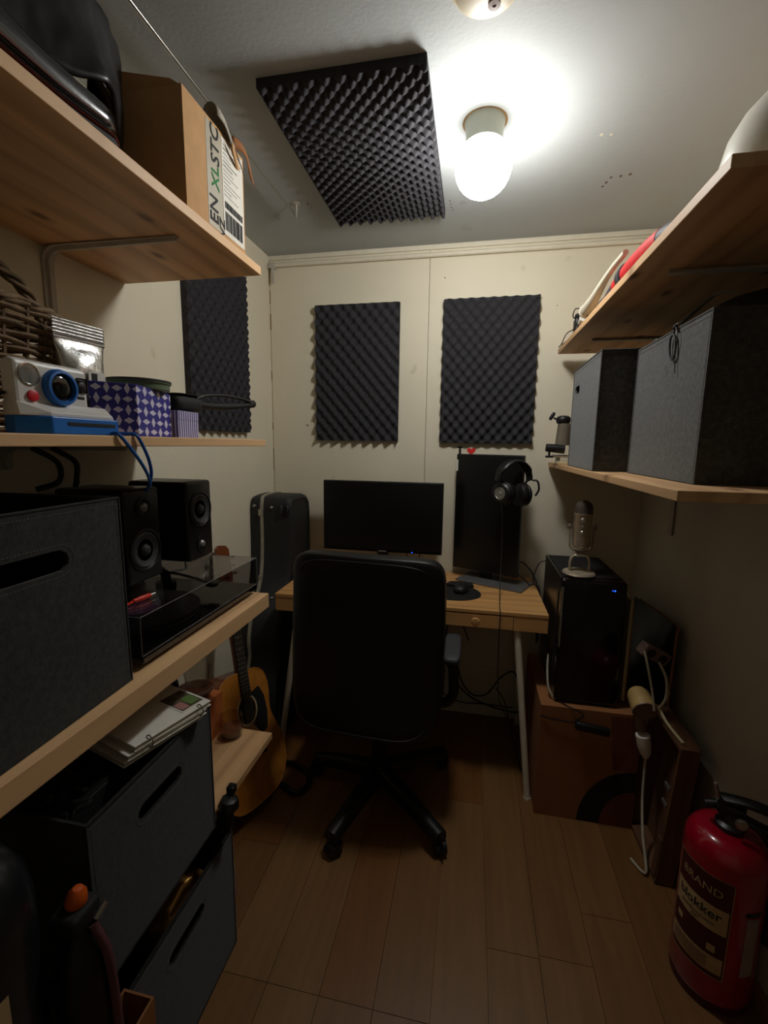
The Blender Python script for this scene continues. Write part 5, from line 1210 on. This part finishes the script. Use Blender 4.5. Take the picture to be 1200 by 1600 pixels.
def binders():
    A = -.302; c = Vector((-.715, .812, .8035)); group = 'white binders in the felt box'
    for k, (dx, dy, da, lab) in enumerate(((-.004, -.006, .02, 'bottom white ring binder sticking out of the crammed felt box'), (.006, .0, -.01, 'middle white ring binder of the pile in the felt box'), (.010, .012, .01, 'top white ring binder with a small photograph lying on it'))):
        T = Matrix.Translation(c+Vector((dx, dy, .0125*k))) @ Matrix.Rotation(A+da, 4, 'Z'); t = thing('ring_binder', lab, 'binder', c+Vector((dx, dy, .0125*k)), group=group); P = part_of(t)
        b = BM(); box(b, -.115, .095, -.095, .095, 0, .002, bev=.0006, seg=1); b.transform(T); P('cover', b, 'paper')
        b = BM(); box(b, -.11, .091, -.092, .092, .0021, .0095); b.transform(T); P('pages', b, 'paper2')
        b = BM(); box(b, -.115, .095, -.095, .095, .0096, .0118, bev=.0006, seg=1); b.transform(T); P('cover', b, 'paper')
        if k == 2:
            for y in (-.062, .064):
                b = BM(); tube(b, [T @ Vector((.093+.011*math.cos(a), y, .004+.013*math.sin(a))) for a in [2*PI*i/20 for i in range(20)]], .0014, n=6, smooth=False, closed=True); P('binder_ring', b, 'steel', smooth=True)
            t2 = thing('photo_card', 'small photo print lying on the top white binder', 'photo', T @ Vector((.03, .06, .012))); Q = part_of(t2)
            b = BM(); box(b, -.010, .080, .028, .092, .0121, .0128); b.transform(T); Q('card', b, 'paper')
            b = BM(); box(b, -.006, .076, .032, .088, .0129, .0132); b.transform(T); Q('picture', b, 'photo')
            b = BM(); box(b, .030, .068, .060, .085, .0133, .0135); b.transform(T); Q('green_area', b, 'green')
            b = BM(); box(b, .040, .072, .034, .054, .0133, .0135); b.transform(T); Q('pink_area', b, 'pink')
    # dark folders standing in the box
    for k in range(4):
        x = -.69-.065*k; t = thing('dark_folder', ['dark folder standing in the felt box nearest its front side', 'second dark folder standing in the felt box', 'third dark folder standing in the felt box', 'dark folder standing in the felt box nearest the wall'][k], 'folder', (x, .742, .465), group='dark folders in the felt box'); P = part_of(t)
        b = BM(); box(b, x-.012, x+.012, .58, .90, .465, .785-.012*(k % 2), bev=.003); P('cover', b, 'bluetint' if k % 2 else 'blackm')
        b = BM(); box(b, x-.009, x+.009, .583, .897, .7855-.012*(k % 2), .789-.012*(k % 2)); P('pages', b, 'liner')
    t = thing('coiled_strap', 'crinkled black strap heaped at the near end of the crammed felt box', 'strap', (-.70, .63, .79)); P = part_of(t)
    b = BM(); tube(b, [(-.66+.03*math.sin(k*1.9)-.012*k, .585+.009*k, .803+.012*math.sin(k*2.3)) for k in range(10)], .008, n=8, flat=.5); tube(b, [(-.76+.03*math.sin(k*1.5), .59+.010*k, .803+.010*math.cos(k*2)) for k in range(8)], .008, n=8, flat=.5); P('webbing', b, 'blackm', smooth=60)
binders()
# foil bag in the lowest box, panels and odds and ends near the floor
t = thing('gold_bag', 'crumpled gold foil bag in the lowest felt box', 'bag', (-.70, .86, .1)); P = part_of(t)
b = BM(); sell(b, (0, 0, 0), (.055, .10, .15), .6, .6, 30, 20)
for v in b.verts: v.co += Vector((1, .6, .5))*noise.noise(v.co*26)*.016
b.transform(Matrix.Translation((-.705, .86, .175))); P('bag_body', b, 'goldfoil', smooth=30)
t = thing('pale_card_panel', 'narrow pale pink card standing between the lowest felt box and the guitar', 'card', (-.66, 1.05, 0)); P = part_of(t)
b = BM(); prism(b, [(0, 0), (.135, 0), (.10, .12), (.035, .26), (.0, .36)], (-.655, 1.018, .001), (-.33, .944, 0), (0, 0, 1), (.944, .33, 0), .004); P('card', b, 'pink'); 
b = BM(); tube(b, [(-.650, 1.019, .36), (-.664, 1.055, .26), (-.684, 1.115, .12), (-.695, 1.145, .003)], .0022, n=6); P('edge', b, 'paper2')
def canister():
    c = Vector((-.655, .385, 0)); t = thing('black_canister', 'tall glossy black canister with a pale label at the lower left corner', 'canister', c); P = part_of(t); r = .088
    b = BM(); lathe(b, [(r-.006, 0), (r, .006), (r, .80), (r-.006, .84), (r-.022, .872), (r-.05, .89), (0, .896)], c, n=48); P('shell', b, 'gloss2', smooth=50)
    b = BM(); A0 = -.5
    grid(b, lambda s, q: (c.x+(r+.0008)*math.cos(A0-.7+1.15*s), c.y+(r+.0008)*math.sin(A0-.7+1.15*s), .30+.43*q), 16, 2); P('pale_label', b, 'label', smooth=True)
    b = BM()
    for k in range(5): grid(b, lambda s, q: (c.x+(r+.0014)*math.cos(A0-.5+.14*k+.04*s), c.y+(r+.0014)*math.sin(A0-.5+.14*k+.04*s), .36+.27*q), 2, 1)
    P('label_stripe', b, 'ink')
canister()
t = thing('pump_bottle', 'tall black bottle with an orange cap at the lower left', 'bottle', (-.565, .455, 0)); P = part_of(t)
c = Vector((-.570, .490, 0)); b = BM(); lathe(b, [(.036, 0), (.040, .006), (.040, .60), (.034, .66), (.020, .69), (.016, .715)], c, n=36); P('bottle_body', b, 'black', smooth=40)
b = BM(); box(b, c.x-.024, c.x+.024, c.y-.030, c.y+.022, .712, .744, bev=.008, seg=3); P('pump_head', b, 'blackm', smooth=40)
b = BM(); lathe(b, [(.014, 0), (.0155, .004), (.013, .018), (.007, .026), (0, .027)], (c.x, c.y-.002, .7445), (.15, .1, 1), n=28); P('cap', b, 'orange', smooth=40)
b = BM(); cyl(b, (c.x+.026, c.y+.004, .716), (c.x+.030, c.y+.022, .728), .005, n=12); P('metal_clip', b, 'steel')
b = BM(); tube(b, [(c.x+.026, c.y, .712), (c.x+.043, c.y+.004, .66), (c.x+.047, c.y+.008, .55), (c.x+.047, c.y+.01, .40), (c.x+.046, c.y+.01, .2)], .0065, n=10); lbl(P('hose', b, 'pinkdark', smooth=True), 'dull red hose down the side')
t = thing('cardboard_tube_box', 'small open brown cardboard box at the very bottom of the left side', 'box', (-.54, .575, 0)); P = part_of(t)
x0, x1, y0, y1 = -.610, -.545, .535, .600; b = BM()
for q in ((x0, x1, y0, y0+.004), (x0, x1, y1-.004, y1), (x0, x0+.004, y0+.004, y1-.004), (x1-.004, x1, y0+.004, y1-.004)): box(b, *q, 0, .415)
P('carton', b, 'cardd'); b = BM(); box(b, x0+.004, x1-.004, y0+.004, y1-.004, 0, .004); P('bottom', b, 'cardd')

# ================================================================== RIGHT SIDE SHELVES
def right_top():
    z0 = 1.8895; c = Vector((.524, .985, z0)); t = thing('white_vase', 'round shouldered white vase at the near end of the right top shelf', 'vase', c); P = part_of(t)
    b = BM(); lathe(b, [(.070, 0), (.096, .004), (.104, .03), (.103, .07), (.094, .11), (.075, .145), (.052, .17), (.034, .188), (.028, .20), (.028, .225), (.034, .232), (.028, .232), (.023, .222), (.022, .20)], c, n=56, cap=False); P('vase_body', b, 'vase', smooth=60)
    t = thing('metal_stand', 'thin chrome upright with a black block beside the white vase', 'stand', (.43, .85, z0)); P = part_of(t)
    T = Matrix.Translation((.438, .862, z0)); b = BM(); box(b, -.004, .004, -.006, .006, 0, .30, T, bev=.001); P('chrome_upright', b, 'steel')
    b = BM(); box(b, -.006, .06, -.010, .010, .085, .17, T, bev=.003); P('black_block', b, 'black'); b = BM(); box(b, -.010, -.0065, -.011, .011, .082, .22, T, bev=.001); P('cream_edge', b, 'cream'); b = BM(); box(b, .004, .075, -.02, .02, 0, .008, T, bev=.002); P('foot_plate', b, 'black')
    # red tube with grey bands
    path = smooth_path([(.425, 1.66, z0+.030), (.420, 1.56, z0+.040), (.418, 1.45, z0+.048), (.420, 1.34, z0+.050), (.428, 1.24, z0+.048), (.445, 1.14, z0+.034)], 6)
    t = thing('red_tube', 'curved red padded tube with dark grey bands on the right top shelf', 'tube', (.43, 1.37, z0)); P = part_of(t); n = len(path)
    for i0, i1, mat, r, nm in ((0, 7, 'greytube', .0285, 'grey_section'), (7, 24, 'redtube', .0295, 'red_sleeve'), (24, n, 'greytube', .0285, 'grey_section')):
        b = BM(); tube(b, path[i0:i1+1] if i1 < n else path[i0:], r, n=18, smooth=False); P(nm, b, mat, smooth=60)
    b = BM(); p = path[11]; d = (path[12]-path[10]).normalized(); lathe(b, [(.031, -.012), (.034, -.010), (.034, .010), (.0305, .012)], p, d, n=28); P('dark_collar', b, 'greytube', smooth=30)
    b = BM(); lathe(b, [(.0305, 0), (.0345, .002), (.0345, .007), (.0305, .009)], p-d*.024, d, n=28); P('steel_clip', b, 'steel', smooth=30)
    t = thing('white_tube', 'white tapered plastic tube with a round end beside the red tube', 'tube', (.39, 1.8, z0)); P = part_of(t)
    b = BM(); tube(b, [(.392, 1.860, z0+.060), (.392, 1.80, z0+.062), (.389, 1.72, z0+.066), (.386, 1.62, z0+.076), (.386, 1.52, z0+.086), (.390, 1.42, z0+.090)], [.023, .020, .014, .009, .008], n=20, k=10); P('tube_body', b, 'white', smooth=60)
    b = BM(); lathe(b, [(.0225, 0), (.0245, .002), (.0245, .012), (.020, .013), (.019, .006), (0, .005)], (.392, 1.857, z0+.060), (0, 1, -.02), n=28); P('end_ring', b, 'white', smooth=30)
    b = BM(); tube(b, [(.40, 1.84, z0+.002), (.40, 1.84, z0+.038)], .010, n=12, smooth=False); P('tube_rest', b, 'greytube')
    t = thing('black_case', 'small dark case behind the white tube on the right top shelf', 'case', (.44, 1.80, z0)); P = part_of(t)
    b = BM(); sell(b, (.455, 1.83, z0+.045), (.030, .08, .045), .5, .5, 24, 12); P('case_body', b, 'greytube', smooth=60); b = BM(); tube(b, [(.424, 1.78, z0+.05), (.423, 1.83, z0+.051), (.424, 1.88, z0+.05)], .002, n=6); P('zip', b, 'blackm')
    t = thing('charger', 'black charger with a white tip and looped thin cord at the shelf end', 'charger', (.40, 1.98, z0)); P = part_of(t)
    b = BM(); box(b, .382, .416, 1.98, 2.03, z0, z0+.070, bev=.006, seg=3); P('charger_body', b, 'black', smooth=40); b = BM(); cyl(b, (.40, 1.98, z0+.052), (.402, 1.945, z0+.058), .014, n=16); P('white_tip', b, 'paper', smooth=30); b = BM(); sell(b, (.398, 2.005, z0+.079), (.016, .018, .010), .7, .7, 18, 10); P('cap', b, 'blackm', smooth=60)
    b = BM(); tube(b, [(.398, 2.0, z0+.060), (.380, 2.03, z0+.085), (.374, 1.96, z0+.095), (.380, 1.90, z0+.07), (.376, 1.96, z0+.025), (.372, 2.10, z0+.035), (.368, 2.19, z0+.010), (.362, 2.215, z0+.004), (.366, 2.16, z0+.004), (.378, 2.05, z0+.006)], .0022, n=6); P('cord', b, 'cable', smooth=True)
right_top()
def carabiner():
    t = thing('carabiner', 'small dark carabiner dangling on a cord from the nearer grey felt box rim', 'carabiner', (.448, 1.20, 1.63)); P = part_of(t); x = .4515
    b = BM(); pts = [(x, 1.205+.016*math.copysign(abs(math.cos(a))**.8, math.cos(a))+.006*math.sin(a), 1.684+.029*math.sin(a)) for a in [2*PI*i/28 for i in range(28)]]; tube(b, pts, .0024, n=8, smooth=False, closed=True); P('ring', b, 'black', smooth=True)
    b = BM(); cyl(b, (x, 1.190, 1.672), (x, 1.193, 1.700), .0026, n=8); P('gate', b, 'steel')
    b = BM(); tube(b, [(x, 1.205, 1.713), (x, 1.203, 1.725), (.452, 1.196, 1.733), (.462, 1.19, 1.737)], .0016, n=6); tube(b, [(.450, 1.195, 1.729), (.4505, 1.18, 1.70), (.4515, 1.185, 1.66), (.4515, 1.178, 1.62)], .0012, n=6); P('cord', b, 'cable', smooth=True)
    b = BM(); sell(b, (.4505, 1.199, 1.728), (.005, .006, .006), 1, 1, 12, 8); P('knot', b, 'blackm', smooth=60)
carabiner()
t = thing('black_bag', 'black soft bag bulging over the top of the nearer grey felt box', 'bag', (.64, 1.2, 1.45)); P = part_of(t)
b = BM(); sell(b, (0, 0, 0), (.145, .165, .065), .7, .55, 36, 16)
for v in b.verts: v.co += Vector((.3, .3, 1))*noise.noise(v.co*14)*.02; v.co.z += .03*v.co.x/.15
b.transform(Matrix.Translation((.628, 1.215, 1.725))); P('bag_body', b, 'blackm', smooth=60)
b = BM(); tube(b, [(.50, 1.08, 1.765), (.52, 1.20, 1.79), (.51, 1.32, 1.765)], .006, n=8, flat=.4); P('highlight_tube', b, 'thread', smooth=True)  # greyish highlight on the bag, modelled as a thin grey tube
t = thing('grey_pouch', 'pale grey pouch corner poking out of the nearer grey felt box', 'pouch', (.48, 1.25, 1.68)); P = part_of(t)
b = BM(); sell(b, (.505, 1.345, 1.722), (.024, .055, .022), .7, .7, 24, 12); P('pouch_body', b, 'tape', smooth=60); b = BM(); tube(b, [(.462, 1.32, 1.722), (.466, 1.36, 1.735), (.466, 1.40, 1.722)], .0015, n=6); P('seam', b, 'thread')
def clamp():
    z0 = 1.3745; t = thing('camera_clamp', 'black photo clamp stacked at the far end of the right lower shelf', 'clamp', (.39, 2.2, z0)); P = part_of(t)
    b = BM(); box(b, .362, .41, 2.06, 2.12, z0, z0+.010, bev=.002); P('brass_plate', b, 'cream')
    b = BM(); cyl(b, (.372, 2.10, z0+.012), (.372, 2.10, z0+.03), .010, n=16); cyl(b, (.345, 2.09, z0+.034), (.42, 2.09, z0+.034), .006, n=12); P('lower_screw', b, 'steel', smooth=30)
    b = BM(); box(b, .318, .350, 2.08, 2.10, z0+.026, z0+.036, bev=.003); cyl(b, (.333, 2.09, z0+.034), (.333, 2.09, z0+.055), .005, n=12); P('wing_screw', b, 'black')
    b = BM(); cyl(b, (.318, 2.09, z0+.070), (.395, 2.09, z0+.064), .017, .020, n=24); P('clamp_arm', b, 'black', smooth=30)
    b = BM(); cyl(b, (.388, 2.11, z0+.082), (.392, 2.11, z0+.175), .030, .027, n=30); P('mesh_cylinder', b, 'mesh2', smooth=30)
    b = BM(); sell(b, (.386, 2.11, z0+.190), (.030, .030, .020), .7, 1, 24, 12); cyl(b, (.365, 2.11, z0+.190), (.345, 2.11, z0+.200), .004, n=10); P('ball_head', b, 'black', smooth=50)
    b = BM(); T = Matrix.Translation((.338, 2.11, z0+.207)) @ Matrix.Rotation(.5, 4, 'Y'); sell(b, (0, 0, 0), (.008, .008, .019), .6, .6, 16, 10, T=T); P('knob', b, 'black', smooth=60)
clamp()
t = thing('yellow_block', 'small yellow and dark block by the near corner of the right lower shelf', 'block', (.62, .96, 1.3745)); P = part_of(t)
b = BM(); box(b, .600, .66, .93, .97, 1.3745, 1.392, bev=.002); P('dark_base', b, 'blackm'); b = BM(); box(b, .597, .66, .928, .968, 1.3922, 1.412, bev=.005); P('yellow_top', b, 'yellow')
